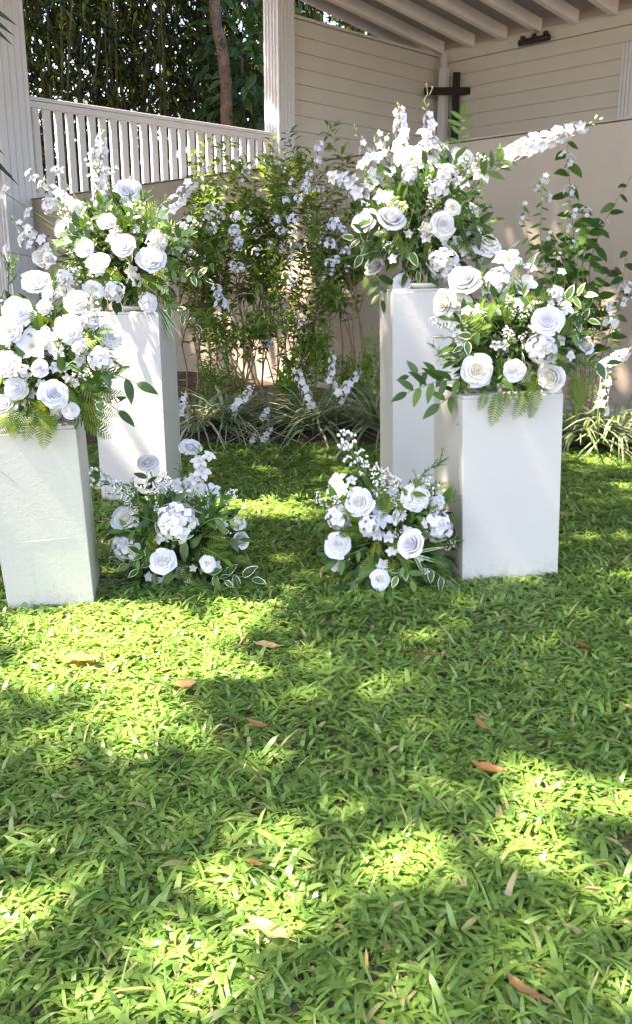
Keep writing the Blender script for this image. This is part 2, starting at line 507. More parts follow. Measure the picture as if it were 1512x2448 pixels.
# ------------------------------------------------------------------ pavilion (local x = A, local y = B)
pav = empty('pavilion', P0, YAW)
tag(pav, 'open white timber pavilion with a balustrade, siding walls and raftered shed roof', 'building')
def fluted_column(name, x, y, w, z0, z1, mat='trim'):
    mb = MB()
    h = w / 2
    # plan outline with three flutes in each face
    prof = []
    for k in range(4):
        a = k * PI / 2
        c, s_ = math.cos(a), math.sin(a)
        pts = [(-h, h)]
        nf = 4
        for i in range(nf):
            x0 = -h + w * (0.09 + i * 0.82 / nf + 0.03); x1 = -h + w * (0.09 + (i + 1) * 0.82 / nf - 0.03)
            pts += [(x0, h), (x0 + 0.012, h - 0.022), (x1 - 0.012, h - 0.022), (x1, h)]
        for (px, py) in pts:
            prof.append((x + px * c + py * s_, y - px * s_ + py * c))
    n = len(prof)
    vs_ = [(p[0], p[1], z0) for p in prof] + [(p[0], p[1], z1) for p in prof]
    fs = [(i, i + n, (i + 1) % n + n, (i + 1) % n) for i in range(n)] + [tuple(range(n, 2 * n))[::-1]]
    mb.add(vs_, fs)
    o = mb.build(name, mat, pav, smooth=False)
    return o
ZR = EYE + 4.0                                            # top of the walls
SL = 0.1146                                               # roof fall toward the back wall
TB = 8.33                                                 # back wall
def roof_z(t): return ZR + (TB - t) * SL
fluted_column('column', -0.25, 0.0, 0.42, 0.0, roof_z(-0.25))
fluted_column('column', 4.30, 0.0, 0.34, FLOOR - 1, roof_z(4.3))
# far corner post
mb = MB(); mb.box(TB - 0.26, TB - 0.12, -0.30, -0.16, FLOOR - 0.5, ZR - 0.28)
mb.box(TB - 0.20, TB - 0.11, -0.24, -0.17, ZR - 0.28, ZR - 0.05)
bevel(mb.build('corner_post', 'trim', pav, smooth=False))
# floor slab
mb = MB(); mb.box(0.05, TB + 0.3, -14, 0.3, FLOOR - 0.3, FLOOR)
mb.build('floor_slab', 'floor', pav, smooth=False)
# balustrade between the two columns
bal = empty('balustrade', (0, 0, 0)); bal.parent = pav
mb = MB()
zr = EYE + 0.185 * 12.05
mb.box(-0.05, 4.13, -0.075, 0.055, zr - 0.045, zr)
mb.box(-0.05, 4.13, -0.045, 0.035, zr - 0.125, zr - 0.046)
bevel(mb.build('top_rail', 'trim', bal, smooth=False), 0.008)
mb = MB()
mb.box(-0.05, 4.13, -0.04, 0.04, FLOOR + 0.02, FLOOR + 0.09)
bevel(mb.build('bottom_rail', 'trim', bal, smooth=False), 0.006)
mb = MB(); mb.box(-0.042, 0.042, -0.035, 0.03, FLOOR + 0.091, zr - 0.127)
bm_ = mb.mesh('baluster', 'trim', False)
for i in range(25):
    o = link('baluster', bm_, bal, Matrix.Translation((0.12 + 0.1625 * i, 0, 0)))
# side wall of lap siding
def siding(name, length, place, top, nb=13, bh=0.232):
    w_ = empty(name, (0, 0, 0)); w_.parent = pav
    mb = MB()
    lap = 0.005
    mb.add([(0, 0, 0), (length, 0, 0), (length, -lap, 0.006), (0, -lap, 0.006),
            (0, 0.0, bh - 0.006), (length, 0.0, bh - 0.006), (0, 0.02, 0), (length, 0.02, 0), (0, 0.02, bh - 0.006), (length, 0.02, bh - 0.006)],
           [(0, 1, 2, 3), (3, 2, 5, 4), (4, 5, 9, 8), (6, 8, 9, 7), (0, 3, 4, 8, 6), (1, 7, 9, 5, 2), (0, 6, 7, 1)])
    me = mb.mesh('siding_board', 'siding', False)
    for i in range(nb):
        link('siding_board', me, w_, place @ Matrix.Translation((0, 0, top - (i + 1) * bh)))
    mb = MB(); mb.box(0, length, 0.022, 0.12, top - nb * bh, top - 0.002, M4=place)
    mb.build('wall_core', 'siding', w_, smooth=False)
    return w_
sw = siding('side_wall', TB - 4.47, Matrix.Translation((4.47, 0.02, 0)), ZR - 0.05)
mb = MB(); mb.box(4.47, TB, -0.03, 0.15, ZR - 0.048, ZR - 0.01)
mb.build('cap_board', 'siding', sw, smooth=False)
# back wall (its boards run along -B)
bw = siding('back_wall', 9.0, Matrix.Translation((TB, 0.14, 0)) @ Matrix.Rotation(-PI / 2, 4, 'Z'), ZR - 0.16)
mb = MB(); mb.box(TB - 0.025, TB + 0.12, -8.9, 0.13, ZR - 0.158, ZR + 0.06)
mb.build('head_board', 'siding', bw, smooth=False)
# fluted door casing on the back wall
mb = MB()
s0 = 3.62
for k in range(4):
    mb.box(TB - 0.06, TB - 0.0145 if False else TB - 0.02, -(s0 + k * 0.06 + 0.048), -(s0 + k * 0.06), FLOOR, ZR - 0.42)
mb.box(TB - 0.045, TB - 0.021, -(s0 + 0.25), -(s0 - 0.01), FLOOR, ZR - 0.425)
mb.build('door_casing', 'trim', pav, smooth=False)
# roof: deck with rafters
roof = empty('roof', (0, 0, 0)); roof.parent = pav
mb = MB()
t0, t1 = -2.6, TB + 0.5  # front overhang lengthened out of view to keep skylight off the back wall
mb.add([(t0, 0.45, roof_z(t0) + 0.20), (t1, 0.45, roof_z(t1) + 0.20), (t1, -14, roof_z(t1) + 0.20), (t0, -14, roof_z(t0) + 0.20),
        (t0, 0.45, roof_z(t0) + 0.26), (t1, 0.45, roof_z(t1) + 0.26), (t1, -14, roof_z(t1) + 0.26), (t0, -14, roof_z(t0) + 0.26)],
       [(0, 1, 2, 3), (7, 6, 5, 4), (0, 4, 5, 1), (1, 5, 6, 2), (2, 6, 7, 3), (3, 7, 4, 0)])
mb.build('roof_deck', 'deck', roof, smooth=False)
for i in range(21):
    s_ = 0.03 + 0.68 * i
    mb = MB()
    w2 = 0.055
    ta, tb = t0 - 0.05, TB - 0.03
    za, zb = roof_z(ta), roof_z(tb)
    mb.add([(ta, -s_ - w2, za), (tb, -s_ - w2, zb), (tb, -s_ + w2, zb), (ta, -s_ + w2, za),
            (ta, -s_ - w2, za + 0.198), (tb, -s_ - w2, zb + 0.198), (tb, -s_ + w2, zb + 0.198), (ta, -s_ + w2, za + 0.198)],
           [(0, 3, 2, 1), (0, 1, 5, 4), (1, 2, 6, 5), (2, 3, 7, 6), (3, 0, 4, 7)])
    bevel(mb.build('rafter', 'rafter', roof, smooth=False))
mb = MB()
mb.add([(t0, 0.40, roof_z(t0) + 0.02), (t1, 0.40, roof_z(t1) + 0.02), (t1, 0.44, roof_z(t1) + 0.02), (t0, 0.44, roof_z(t0) + 0.02),
        (t0, 0.40, roof_z(t0) + 0.198), (t1, 0.40, roof_z(t1) + 0.198), (t1, 0.44, roof_z(t1) + 0.198), (t0, 0.44, roof_z(t0) + 0.198)],
       [(0, 3, 2, 1), (0, 1, 5, 4), (1, 2, 6, 5), (2, 3, 7, 6), (3, 0, 4, 7)])
mb.build('fascia', 'trim', roof, smooth=False)

# cross hung across the corner
cD = 17.35
c0 = P(1092, 218, cD)
cr = empty('wooden_cross', V(c0.x, c0.y, P(1092, 360, cD).z))
tag(cr, 'dark reddish brown wooden cross hung in the pavilion corner', 'cross')
k = MPP(c0)
mb = MB(); zb = cr.location.z
mb.box(-8.5 * k, 8.5 * k, -0.03, 0.03, 0, P(1092, 173, cD).z - zb)
bevel(mb.build('upright', 'cross', cr, smooth=False))
mb = MB(); zc = c0.z - zb
mb.box(-76 * k, 75 * k, -0.042, -0.0305, zc - 8 * k, zc + 8 * k)
mb.box(-76 * k, 75 * k, -0.0302, 0.026, zc - 8 * k, zc + 8 * k)
bevel(mb.build('crossbar', 'cross', cr, smooth=False))
# black light bar high on the back wall
def to_px(p):
    X, Y, Z = p.x, p.y, p.z - EYE
    zc = Y * CP - Z * SP
    yc = -(Z * CP + Y * SP)
    return CX + FPX * X / zc, CY + FPX * yc / zc
def on_back_wall(x, off):                               # point of the back wall plane seen at photo column x
    lo, hi = 0.0, 6.0
    for _ in range(40):
        m_ = (lo + hi) / 2
        if to_px(P0 + A * (TB - off) - B * m_ + V(0, 0, 4.8))[0] < x: lo = m_
        else: hi = m_
    return P0 + A * (TB - off) - B * lo
q = on_back_wall(1278, 0.12)
q.z = P(1278, 96, q.y).z
lb = empty('spotlight_bar', q, YAW - PI / 2)
tag(lb, 'black bar of three small spotlights high on the back wall', 'lamp')
mb = MB()
hl = 0.30
mb.tube([(-hl, 0, 0), (-hl * 0.96, 0, 0), (hl * 0.96, 0, 0), (hl, 0, 0)], [0.03, 0.05, 0.05, 0.03], 10)
mb.box(-0.1, 0.1, 0.02, 0.12, -0.02, 0.02)
mb.build('bar', 'black', lb)
for dx in (-0.22, 0.0, 0.22):
    mb = MB()
    mb.tube([(dx, 0, 0.02), (dx, -0.01, 0.07), (dx, -0.02, 0.10)], [0.035, 0.05, 0.03], 8)
    mb.build('spotlight', 'black', lb)

# ------------------------------------------------------------------ pedestals
def pedestal(label, a, b_, depth, height, lean_x, lean_y, taper, mat):
    """a, b_: front bottom corners on the ground"""
    d = (b_ - a); w = d.length
    ang = math.atan2(d.y, d.x)
    nrm = V(-math.sin(ang), math.cos(ang), 0)
    c = (a + b_) / 2 + nrm * depth / 2
    e = empty('pedestal', c, ang)
    e.rotation_euler = (R(lean_y), R(lean_x), ang)
    tag(e, label, 'pedestal', 'white display pedestals')
    mb = MB()
    hw, hd = w / 2, depth / 2
    n = 6
    vs_, fs = [], []
    for i in range(n + 1):
        t = i / n
        s_ = 1 + (taper - 1) * t
        z = -0.02 + (height - 0.012 + 0.02) * t
        vs_ += [(-hw * s_, -hd * s_, z), (hw * s_, -hd * s_, z), (hw * s_, hd * s_, z), (-hw * s_, hd * s_, z)]
    for i in range(n):
        for j in range(4):
            fs.append((i * 4 + j, i * 4 + (j + 1) % 4, (i + 1) * 4 + (j + 1) % 4, (i + 1) * 4 + j))
    fs += [(3, 2, 1, 0), (n * 4, n * 4 + 1, n * 4 + 2, n * 4 + 3)]
    mb.add(vs_, fs)
    bevel(mb.build('body', mat, e, smooth=False), 0.003)
    mb = MB()
    s_ = taper
    mb.box(-hw * s_ + 0.004, hw * s_ - 0.004, -hd * s_ + 0.004, hd * s_ - 0.004, height - 0.0118, height)
    bevel(mb.build('top_panel', mat, e, smooth=False), 0.002)
    bpy.context.view_layer.update()
    top = e.matrix_world @ V(0, 0, height)
    return e, top
pFL, topFL = pedestal('short white pedestal with rough brushed paint, cut off by the left picture edge', G(21, 1461), G(225, 1449), 0.27, 0.575, -3.0, 0, 1.09, 'plinth_rough')
mb = MB()
fy = lambda z: -0.135 * (1 + 0.09 * z / 0.563) - 0.0005
mb.tube([(-0.075, fy(0.225), 0.225), (-0.02, fy(0.226), 0.2262), (0.03, fy(0.226), 0.226), (0.095, fy(0.228), 0.2268)], [0.0002, 0.0005, 0.0004, 0.0006], 5)
mb.build('paint_ridge', 'plinth_rough', pFL)
mb = MB()
mb.tube([(-0.16, fy(0.53), 0.53), (-0.10, fy(0.46), 0.465), (-0.04, fy(0.39), 0.400)], [0.0006, 0.0008, 0.0002], 5)
mb.build('paint_ridge', 'plinth_rough', pFL)
pFR, topFR = pedestal('short smooth white pedestal standing foremost on the right', G(1107, 1393), G(1335, 1379), 0.31, 0.645, -2.4, 0, 1.0, 'plinth')
a_ = G(243, 1200); b_ = G(402, 1203)
pRL, topRL = pedestal('tall white pedestal behind the short one on the left', a_, b_, 0.30, 0.865, -0.5, 0, 1.0, 'plinth')
a_ = G(941, 1197); b_ = G(1096, 1192)
pRR, topRR = pedestal('tallest white pedestal, partly hidden behind the short one on the right', a_, b_, 0.29, 0.965, -1.4, 0, 1.0, 'plinth')

#=================================================================== FLOWERS: meshes
def petal_patch(mb, a0, spread, r0, r1, z0, h, curl, wob=0.03, nu=6, nv=5, mi=0, rnd=random):
    ph = rnd.uniform(0, 6.28); tip = rnd.uniform(0.12, 0.3); lean = rnd.uniform(-0.06, 0.06)
    vs_ = []
    for j in range(nv + 1):
        v = j / nv
        for i in range(nu + 1):
            u = -1 + 2 * i / nu
            ang = a0 + u * spread * (0.45 + 0.55 * v ** 0.6) * (1 - 0.25 * max(0, v - 0.75) / 0.25 * abs(u))
            r_ = r0 + (r1 - r0) * v ** 1.2 + 0.10 * (r1 + 0.1) * math.sin(PI * v)
            z_ = z0 + h * v - h * tip * u * u * v * v + lean * u * v
            if v > 0.6:
                c = ((v - 0.6) / 0.4) ** 2
                r_ += curl * c * 0.28
                z_ -= curl * c * 0.20
            r_ += wob * math.sin(3.2 * u + ph) * v * v
            z_ += wob * 0.8 * math.sin(5.1 * u + ph * 1.7) * v * v
            vs_.append((r_ * math.cos(ang), r_ * math.sin(ang), z_))
    n = nu + 1
    mb.add(vs_, [(j * n + i, j * n + i + 1, (j + 1) * n + i + 1, (j + 1) * n + i) for j in range(nv) for i in range(nu)], mi)
def make_rose(seed, layers, zoff):
    """layers: (count, r0, r1, z0, h, spread, curl, outer?)"""
    rn = random.Random(seed)
    core = MB(); outs = []
    a = rn.uniform(0, 6.28)
    for (cnt, r0, r1, z0, h, sp, cu, outer) in layers:
        a += 0.6
        for k in range(cnt):
            a0 = a + 2 * PI * k / cnt + rn.uniform(-0.12, 0.12)
            rr = r1 * rn.uniform(0.93, 1.07)
            tgt = MB() if outer else core
            petal_patch(tgt, a0, sp, r0, rr, z0 - zoff, h * rn.uniform(0.92, 1.06), cu * rn.uniform(0.7, 1.3), 0.02 + 0.025 * outer, rnd=rn)
            if outer: outs.append(tgt.mesh('petal', 'petal'))
    hz = layers[0][3] - zoff; k_ = 0.55 if zoff > 0.4 else 1.0
    core.tube([(0, 0, 0.02 - zoff), (0, 0, 0.15 - zoff), (0, 0, hz - 0.12), (0, 0, hz - 0.02), (0, 0, hz + 0.05)], [0.18 * k_, 0.36 * k_, 0.30 * k_, 0.16 * k_, 0.02], 10)
    cm = core.mesh('rose', 'petal_core' if seed % 3 == 0 else 'petal')
    cal = MB()
    for k in range(5):
        an = 2 * PI * k / 5
        m3 = along((math.cos(an), math.sin(an), 0.35), (0, 0, 1))
        cal.add([m3 @ (Vector(p) * 0.5) + V(0, 0, -0.07 - zoff) for p in LEAF_SLIM[0]], LEAF_SLIM[1])
    cal.tube([(0, 0, 0.05 - zoff), (0, 0, -0.12 - zoff), (0, 0, -0.5 - zoff)], [0.16, 0.10, 0.05], 8)
    return cm, outs, cal.mesh('calyx', 'sepal')
OPEN = [(2, 0.02, 0.07, 0.46, 0.20, 2.2, 0.0, 0), (3, 0.08, 0.16, 0.42, 0.22, 1.5, 0.1, 0), (3, 0.17, 0.27, 0.36, 0.25, 1.3, 0.2, 0), (4, 0.25, 0.39, 0.28, 0.29, 1.05, 0.35, 0),
        (4, 0.30, 0.52, 0.18, 0.34, 1.0, 0.5, 0), (5, 0.30, 0.66, 0.08, 0.36, 0.84, 0.6, 1), (5, 0.26, 0.82, 0.0, 0.30, 0.80, 0.6, 1)]
CUPD = [(2, 0.02, 0.08, 0.60, 0.18, 2.2, 0.0, 0), (3, 0.09, 0.17, 0.55, 0.21, 1.5, 0.05, 0), (3, 0.18, 0.29, 0.48, 0.25, 1.3, 0.15, 0), (4, 0.27, 0.42, 0.36, 0.34, 1.05, 0.3, 0),
        (4, 0.32, 0.57, 0.20, 0.46, 1.0, 0.5, 1), (5, 0.30, 0.72, 0.02, 0.52, 0.90, 0.8, 1)]
BUDR = [(3, 0.03, 0.06, 0.5, 0.50, 1.8, 0.0, 0), (3, 0.14, 0.17, 0.25, 0.72, 1.35, -0.05, 0), (3, 0.22, 0.28, 0.1, 0.84, 1.2, 0.15, 0),
        (3, 0.28, 0.40, 0.0, 0.86, 1.15, 0.4, 1), (4, 0.28, 0.48, 0.0, 0.74, 0.95, 0.8, 1)]
SHAG = [(3, 0.02, 0.09, 0.42, 0.20, 1.6, 0.1, 0), (4, 0.08, 0.22, 0.36, 0.24, 1.1, 0.3, 0), (5, 0.18, 0.38, 0.28, 0.28, 0.8, 0.4, 0), (6, 0.25, 0.55, 0.18, 0.32, 0.66, 0.6, 0),
        (7, 0.26, 0.70, 0.08, 0.30, 0.56, 0.7, 1), (7, 0.22, 0.86, 0.0, 0.22, 0.52, 0.7, 1)]
ROSES = {'O': [make_rose(s, OPEN, 0.3) for s in (1, 2, 3, 13, 14)], 'C': [make_rose(s, CUPD, 0.34) for s in (4, 5, 6, 16)],
         'B': [make_rose(s, BUDR, 0.45) for s in (7, 8, 17)], 'S': [make_rose(s, SHAG, 0.25) for s in (10, 11, 12)]}
RSC = {'O': 1.0, 'C': 1.12, 'B': 1.35, 'S': 1.0}

def flat_petal(mb, an, L, W, tilt, cup=0.15, droop=0.2, nu=3, nv=4, mi=0, z0=0.0, r0=0.04):
    c, s_ = math.cos(an), math.sin(an)
    ct, st = math.cos(tilt), math.sin(tilt)
    vs_ = []
    for j in range(nv + 1):
        v = j / nv
        w = W * 0.5 * (0.22 + 0.78 * math.sin(PI * min(1, 0.12 + 0.80 * v)) ** 0.9) * (1.0 if v < 0.99 else 0.55)
        for i in range(nu + 1):
            u = -1 + 2 * i / nu
            y = L * v * (1 - 0.10 * u * u * (v > 0.8))
            z = cup * W * u * u * (1 - 0.4 * v) - droop * L * v * v
            yy = r0 + y * ct - z * st; zz = z0 + y * st + z * ct
            x = u * w
            vs_.append((x * s_ + yy * c, -x * c + yy * s_, zz))
    n = nu + 1
    mb.add(vs_, [(j * n + i, j * n + i + 1, (j + 1) * n + i + 1, (j + 1) * n + i) for j in range(nv) for i in range(nu)], mi)
def blossom_mesh(n, L, W, tilt, droop, mat, seed, centre=True):
    rn = random.Random(seed)
    mb = MB()
    for k in range(n):
        flat_petal(mb, 2 * PI * k / n + rn.uniform(-0.1, 0.1), L * rn.uniform(0.92, 1.05), W, tilt + rn.uniform(-0.15, 0.15), 0.18, droop)
    mb.tube([(0, 0, -0.25), (0, 0, 0.02)], [0.04, 0.08], 6, 1)
    if centre:
        for k in range(5):
            a = 2 * PI * k / 5
            mb.tube([(0, 0, 0.0), (0.10 * math.cos(a), 0.10 * math.sin(a), 0.22)], [0.02, 0.03], 4, 1)
    return mb.mesh('blossom', [mat, 'yellow'])
BLOS = [blossom_mesh(5, 0.95, 0.72, 0.35, 0.35, 'petal', s) for s in (1, 2, 3)]
LILY = [blossom_mesh(5, 0.95, 0.80, 0.75, 0.45, 'petal', s) for s in (4, 5)]
FLOR = [blossom_mesh(4, 0.85, 0.90, 0.30, 0.25, 'floret', s, False) for s in (6, 7, 8)]
SNAP = [blossom_mesh(5, 0.92, 0.78, 0.60, 0.45, 'floret', s, False) for s in (9, 10, 11)]
PLUM = [blossom_mesh(5, 0.90, 0.62, 0.30, 0.25, 'plumbago', s, False) for s in (12, 13)]
mb = MB(); mb.tube([(0, 0, -0.3), (0, 0, 0), (0, 0, 0.35), (0, 0, 0.6)], [0.08, 0.22, 0.2, 0.03], 6)
BUDM = mb.mesh('flower_bud', 'bud')
mb = MB(); mb.tube([(0, 0, -0.8), (0, 0, -0.55), (0, 0, 0), (0, 0, 0.55), (0, 0, 0.75)], [0.05, 0.32, 0.5, 0.36, 0.05], 10)
HCORE = mb.mesh('hydrangea', 'petal_core')

# leaves used as sub-parts
def leaf_mesh(w, fold, droop, mats, margin=0.0, n=6):
    mb = MB()
    vs_, fs, mi = [], [], []
    for i in range(n + 1):
        t = i / n
        ww = w * 0.5 * (math.sin(PI * t ** 0.8) ** 0.85 if 0 < t < 1 else 0.03)
        z = -droop * t * t + 0.015 * math.sin(9 * t)
        inn = max(0.0, ww - margin) * (1 if 0.06 < t < 0.94 else 0.1)
        vs_ += [(-ww, t, z + fold * ww * 2), (-inn, t, z + fold * inn * 2), (0, t, z), (inn, t, z + fold * inn * 2), (ww, t, z + fold * ww * 2)]
    for i in range(n):
        a = i * 5
        for j in range(4):
            mb.add([], [], 0)
            fs.append((a + j, a + j + 1, a + j + 6, a + j + 5)); mi.append(1 if (j in (0, 3) and margin) else 0)
    k = len(mb.v)
    mb.v = [tuple(p) for p in vs_]; mb.t = [0.5] * len(vs_); mb.f = [list(f) for f in fs]; mb.mi = mi
    return mb.mesh('leaf', mats)
LV_VAR = leaf_mesh(0.52, 0.10, 0.22, ['leaf_dark', 'cream_edge'], 0.034)
LV_VAR2 = leaf_mesh(0.52, 0.10, 0.22, ['leaf_mid', 'cream_edge'], 0.045)
LV_DARK = leaf_mesh(0.42, 0.12, 0.20, ['leaf_dark'])
LV_MID = leaf_mesh(0.40, 0.12, 0.22, ['leaf_mid'])
LV_RUSC = leaf_mesh(0.34, 0.10, 0.15, ['leaf_mid'])
LV_BIG = leaf_mesh(0.55, 0.08, 0.25, ['big_leaf'])
LV_STRAP = leaf_mesh(0.09, 0.05, 0.5, ['leaf_mid', 'cream_edge'], 0.012)

def fern_mesh(n=15, width=0.30, droop=0.5, seed=0):
    rn = random.Random(seed)
    mb = MB()
    pts = []
    side = rn.uniform(-0.08, 0.08)
    for i in range(n + 1):
        t = i / n
        pts.append(V(side * t * t, t * (1 - 0.12 * droop * t), -droop * 0.5 * t * t))
    mb.tube(pts, [0.012 * (1 - 0.75 * i / n) for i in range(n + 1)], 4)
    for i in range(1, n + 1):
        t = i / n
        L = width * (math.sin(PI * (0.22 + 0.74 * t)) ** 0.8) * rn.uniform(0.9, 1.1)
        for s_ in (-1, 1):
            d = V(s_ * 0.95, 0.40 + 0.25 * t, -0.12 - 0.2 * droop * t)
            m3 = along(d, (0, 0.2, 1))
            ln = L * rn.uniform(0.9, 1.05)
            q = [(0, 0, 0), (-0.095, 0.25, 0.01), (-0.075, 0.7, -0.02), (0, 1, -0.1), (0.075, 0.7, -0.02), (0.095, 0.25, 0.01)]
            mb.add([m3 @ V(p[0] * max(ln, 0.09), p[1] * ln, p[2] * ln) + pts[i] for p in q], [(0, 5, 4, 3, 2, 1)])
    return mb.mesh('fern_frond', 'fern', False)
FERN = [fern_mesh(14, 0.27, d, s) for s, d in enumerate((0.3, 0.7, 1.1))] + [fern_mesh(18, 0.2, 1.0, 9)]
def fine_mesh(seed, mat='fine', nb=9, nl=12, ball=False):
    rn = random.Random(seed)
    mb = MB()
    for k in range(nb):
        t0_ = rn.uniform(0.1, 0.75)
        st = V(0, t0_, 0)
        d = V(rn.uniform(-0.8, 0.8), 0.8, rn.uniform(-0.6, 0.6)).normalized()
        L = rn.uniform(0.25, 0.5) * (1.1 - t0_ * 0.6)
        end = st + d * L
        mb.tube([st, end], [0.008, 0.005], 3)
        for j in range(nl):
            p = st + d * L * (j + 1) / nl
            e = (d + V(rn.uniform(-1, 1), rn.uniform(-0.4, 1), rn.uniform(-1, 1)) * 1.2).normalized() * rn.uniform(0.05, 0.11)
            w = e.cross(V(rn.random(), rn.random(), rn.random())).normalized() * 0.010
            mb.add([p - w, p + e * 0.6 - w, p + e, p + e * 0.6 + w, p + w], [(0, 4, 3, 2, 1)])
    mb.tube([(0, 0, 0), (0, 0.85, 0)], [0.014, 0.006], 4)
    return mb.mesh('fine_sprig', mat, False)
FINE = [fine_mesh(s) for s in (1, 2, 3)]
def gyp_mesh(seed, nb=14, spread=0.55, r=0.026):
    rn = random.Random(seed)
    mb = MB()
    mb.tube([(0, 0, 0), (0, 0.8, 0)], [0.012, 0.006], 4, 1)
    for k in range(nb):
        t0_ = rn.uniform(0.15, 0.8)
        st = V(0, t0_, 0)
        d = V(rn.uniform(-1, 1) * spread, rn.uniform(0.5, 1), rn.uniform(-1, 1) * spread).normalized()
        mid = st + d * rn.uniform(0.12, 0.28)
        mb.tube([st, mid], [0.006, 0.005], 3, 1)
        for j in range(rn.randint(2, 4)):
            e = mid + (d + V(rn.uniform(-1, 1), rn.uniform(-0.3, 1), rn.uniform(-1, 1))).normalized() * rn.uniform(0.05, 0.12)
            mb.tube([mid, e], [0.004, 0.004], 3, 1, cap=False)
            rr = r * rn.uniform(0.7, 1.25)
            mb.tube([e + V(0, -rr, 0), e + V(0, -rr * 0.5, 0), e + V(0, rr * 0.5, 0), e + V(0, rr, 0)], [rr * 0.3, rr * 0.9, rr * 0.9, rr * 0.3], 5, 0)
    return mb.mesh('baby_breath', ['gyp', 'stem'], True)
GYP = [gyp_mesh(s) for s in (1, 2, 3)]

#=================================================================== FLOWERS: arrangements
TOCAM = lambda p: (CAMP - p).normalized()
class Arr:
    def __init__(s, label, base, cx, cy, rpx, Dc, ypx=None):
        s.e = empty('flower_arrangement', base)
        tag(s.e, label, 'flower arrangement', 'white flower arrangements')
        s.base = Vector(base); s.cx, s.cy, s.r, s.D = cx, cy, rpx, Dc
        s.c = P(cx, cy, Dc)
        s.rm = rpx * MPP(s.c)
        s.rn = random.Random(int(cx + cy))
    def loc(s, p): return p - s.base
    def pos(s, x, y, dd=None, fw=0.70):
        if dd is None:
            rr = math.hypot(x - s.cx, y - s.cy) / s.r
            dd = -fw * s.rm * math.sqrt(max(0.0, 1 - rr * rr))
        return P(x, y, s.D + dd)
    def face(s, p, x, y, f=None):
        t = TOCAM(p)
        right = V(1, 0, 0)
        up = V(0, 0, 1)
        if f is None:
            f = ((x - s.cx) / s.r * 0.8 + s.rn.uniform(-0.2, 0.2), -(y - s.cy) / s.r * 0.75 + 0.30 + s.rn.uniform(-0.15, 0.2))
        return (t + right * f[0] + up * f[1]).normalized()
    def rose(s, x, y, d, kind='O', f=None, dd=None, stem=False):
        p = s.pos(x, y, dd, 1.02)
        cm, outs, cal = s.rn.choice(ROSES[kind])
        sc = d * MPP(p) / 2 * RSC[kind] * 0.95
        if f: f = (f[0] + s.rn.uniform(-0.22, 0.22), f[1] + s.rn.uniform(-0.15, 0.25))
        nz = s.face(p, x, y, f)
        o = link('rose', cm, s.e, mat4(frame(nz, s.rn.uniform(0, 6.28)), s.loc(p), (sc * s.rn.uniform(0.92, 1.08), sc * s.rn.uniform(0.92, 1.08), sc * s.rn.uniform(0.85, 1.15))))
        for pm in outs: link('petal', pm, o)
        link('calyx', cal, o)
        if stem: s.stem(p - nz * sc * 0.6)
        return o
    def stem(s, p, r=0.003):
        c = s.c + V(0, 0, -0.4 * s.rm)
        m_ = (p + c) / 2 + V(0, 0, 0.05 * s.rm)
        mb = MB(); mb.tube([s.loc(p), s.loc(m_), s.loc(c)], [r * 0.8, r, r], 5)
        mb.build('stem', 'stem', s.e)
    def blossom(s, x, y, d, f=None, kind='b', dd=None):
        p = s.pos(x, y, dd)
        sc = d * MPP(p) / 2
        o = link('blossom', s.rn.choice(LILY if kind == 'l' else BLOS), s.e, mat4(frame(s.face(p, x, y, f), s.rn.uniform(0, 6.28)), s.loc(p), sc))
        return o
    def hydra(s, x, y, d, n=24, dd=None):
        p = s.pos(x, y, dd, 0.95)
        sc = d * MPP(p) / 2
        o = link('hydrangea', HCORE, s.e, mat4(frame(s.face(p, x, y)), s.loc(p), sc))
        for k in range(n):                                # florets over the ball, spaced by the golden angle
            zc = 1 - (k + 0.5) * 1.6 / n
            ph = k * 2.39996 + s.rn.uniform(-0.2, 0.2)
            rr = math.sqrt(max(0, 1 - zc * zc))
            nn = V(rr * math.cos(ph), rr * math.sin(ph), zc)
            nd = (nn + V(s.rn.uniform(-.35, .35), s.rn.uniform(-.35, .35), s.rn.uniform(-.2, .35))).normalized()
            link('floret', s.rn.choice(FLOR), o, mat4(frame(nd, s.rn.uniform(0, 6.28)), nn * s.rn.uniform(0.66, 0.88), s.rn.uniform(1.75, 2.15) / math.sqrt(n)))
        return o
    def spike(s, x0, y0, x1, y1, wpx=34, n=14, dd0=0.0, dd1=0.0, bow=0.0, tipbuds=4):
        spike(s.e, s.base, P(x0, y0, s.D + dd0), P(x1, y1, s.D + dd1), wpx, n, bow + s.rn.uniform(-7, 7), tipbuds, s.rn)
    def put(s, name, mesh, x, y, tx, ty, dd=None, dd1=None, wide=1.0):
        """an elongated part grown from pixel (x,y) toward (tx,ty)"""
        p = s.pos(x, y, dd)
        q_ = P(tx, ty, p.y + (s.rn.uniform(-0.04, 0.01) if dd1 is None else dd1))
        d = q_ - p
        m3 = along(d, TOCAM(p) + V(0, 0, 0.5) + V(s.rn.uniform(-.4, .4), 0, s.rn.uniform(-.2, .4)))
        return link(name, mesh, s.e, mat4(m3, s.loc(p), (d.length * wide, d.length, d.length * wide)))
    def fern(s, x, y, tx, ty, k=None, **kw): return s.put('fern_frond', FERN[k] if k is not None else s.rn.choice(FERN[:3]), x, y, tx, ty, **kw)
    def fine(s, x, y, tx, ty, **kw): return s.put('fine_sprig', s.rn.choice(FINE), x, y, tx, ty, **kw)
    def gyp(s, x, y, tx, ty, **kw): return s.put('baby_breath', s.rn.choice(GYP), x, y, tx, ty, **kw)
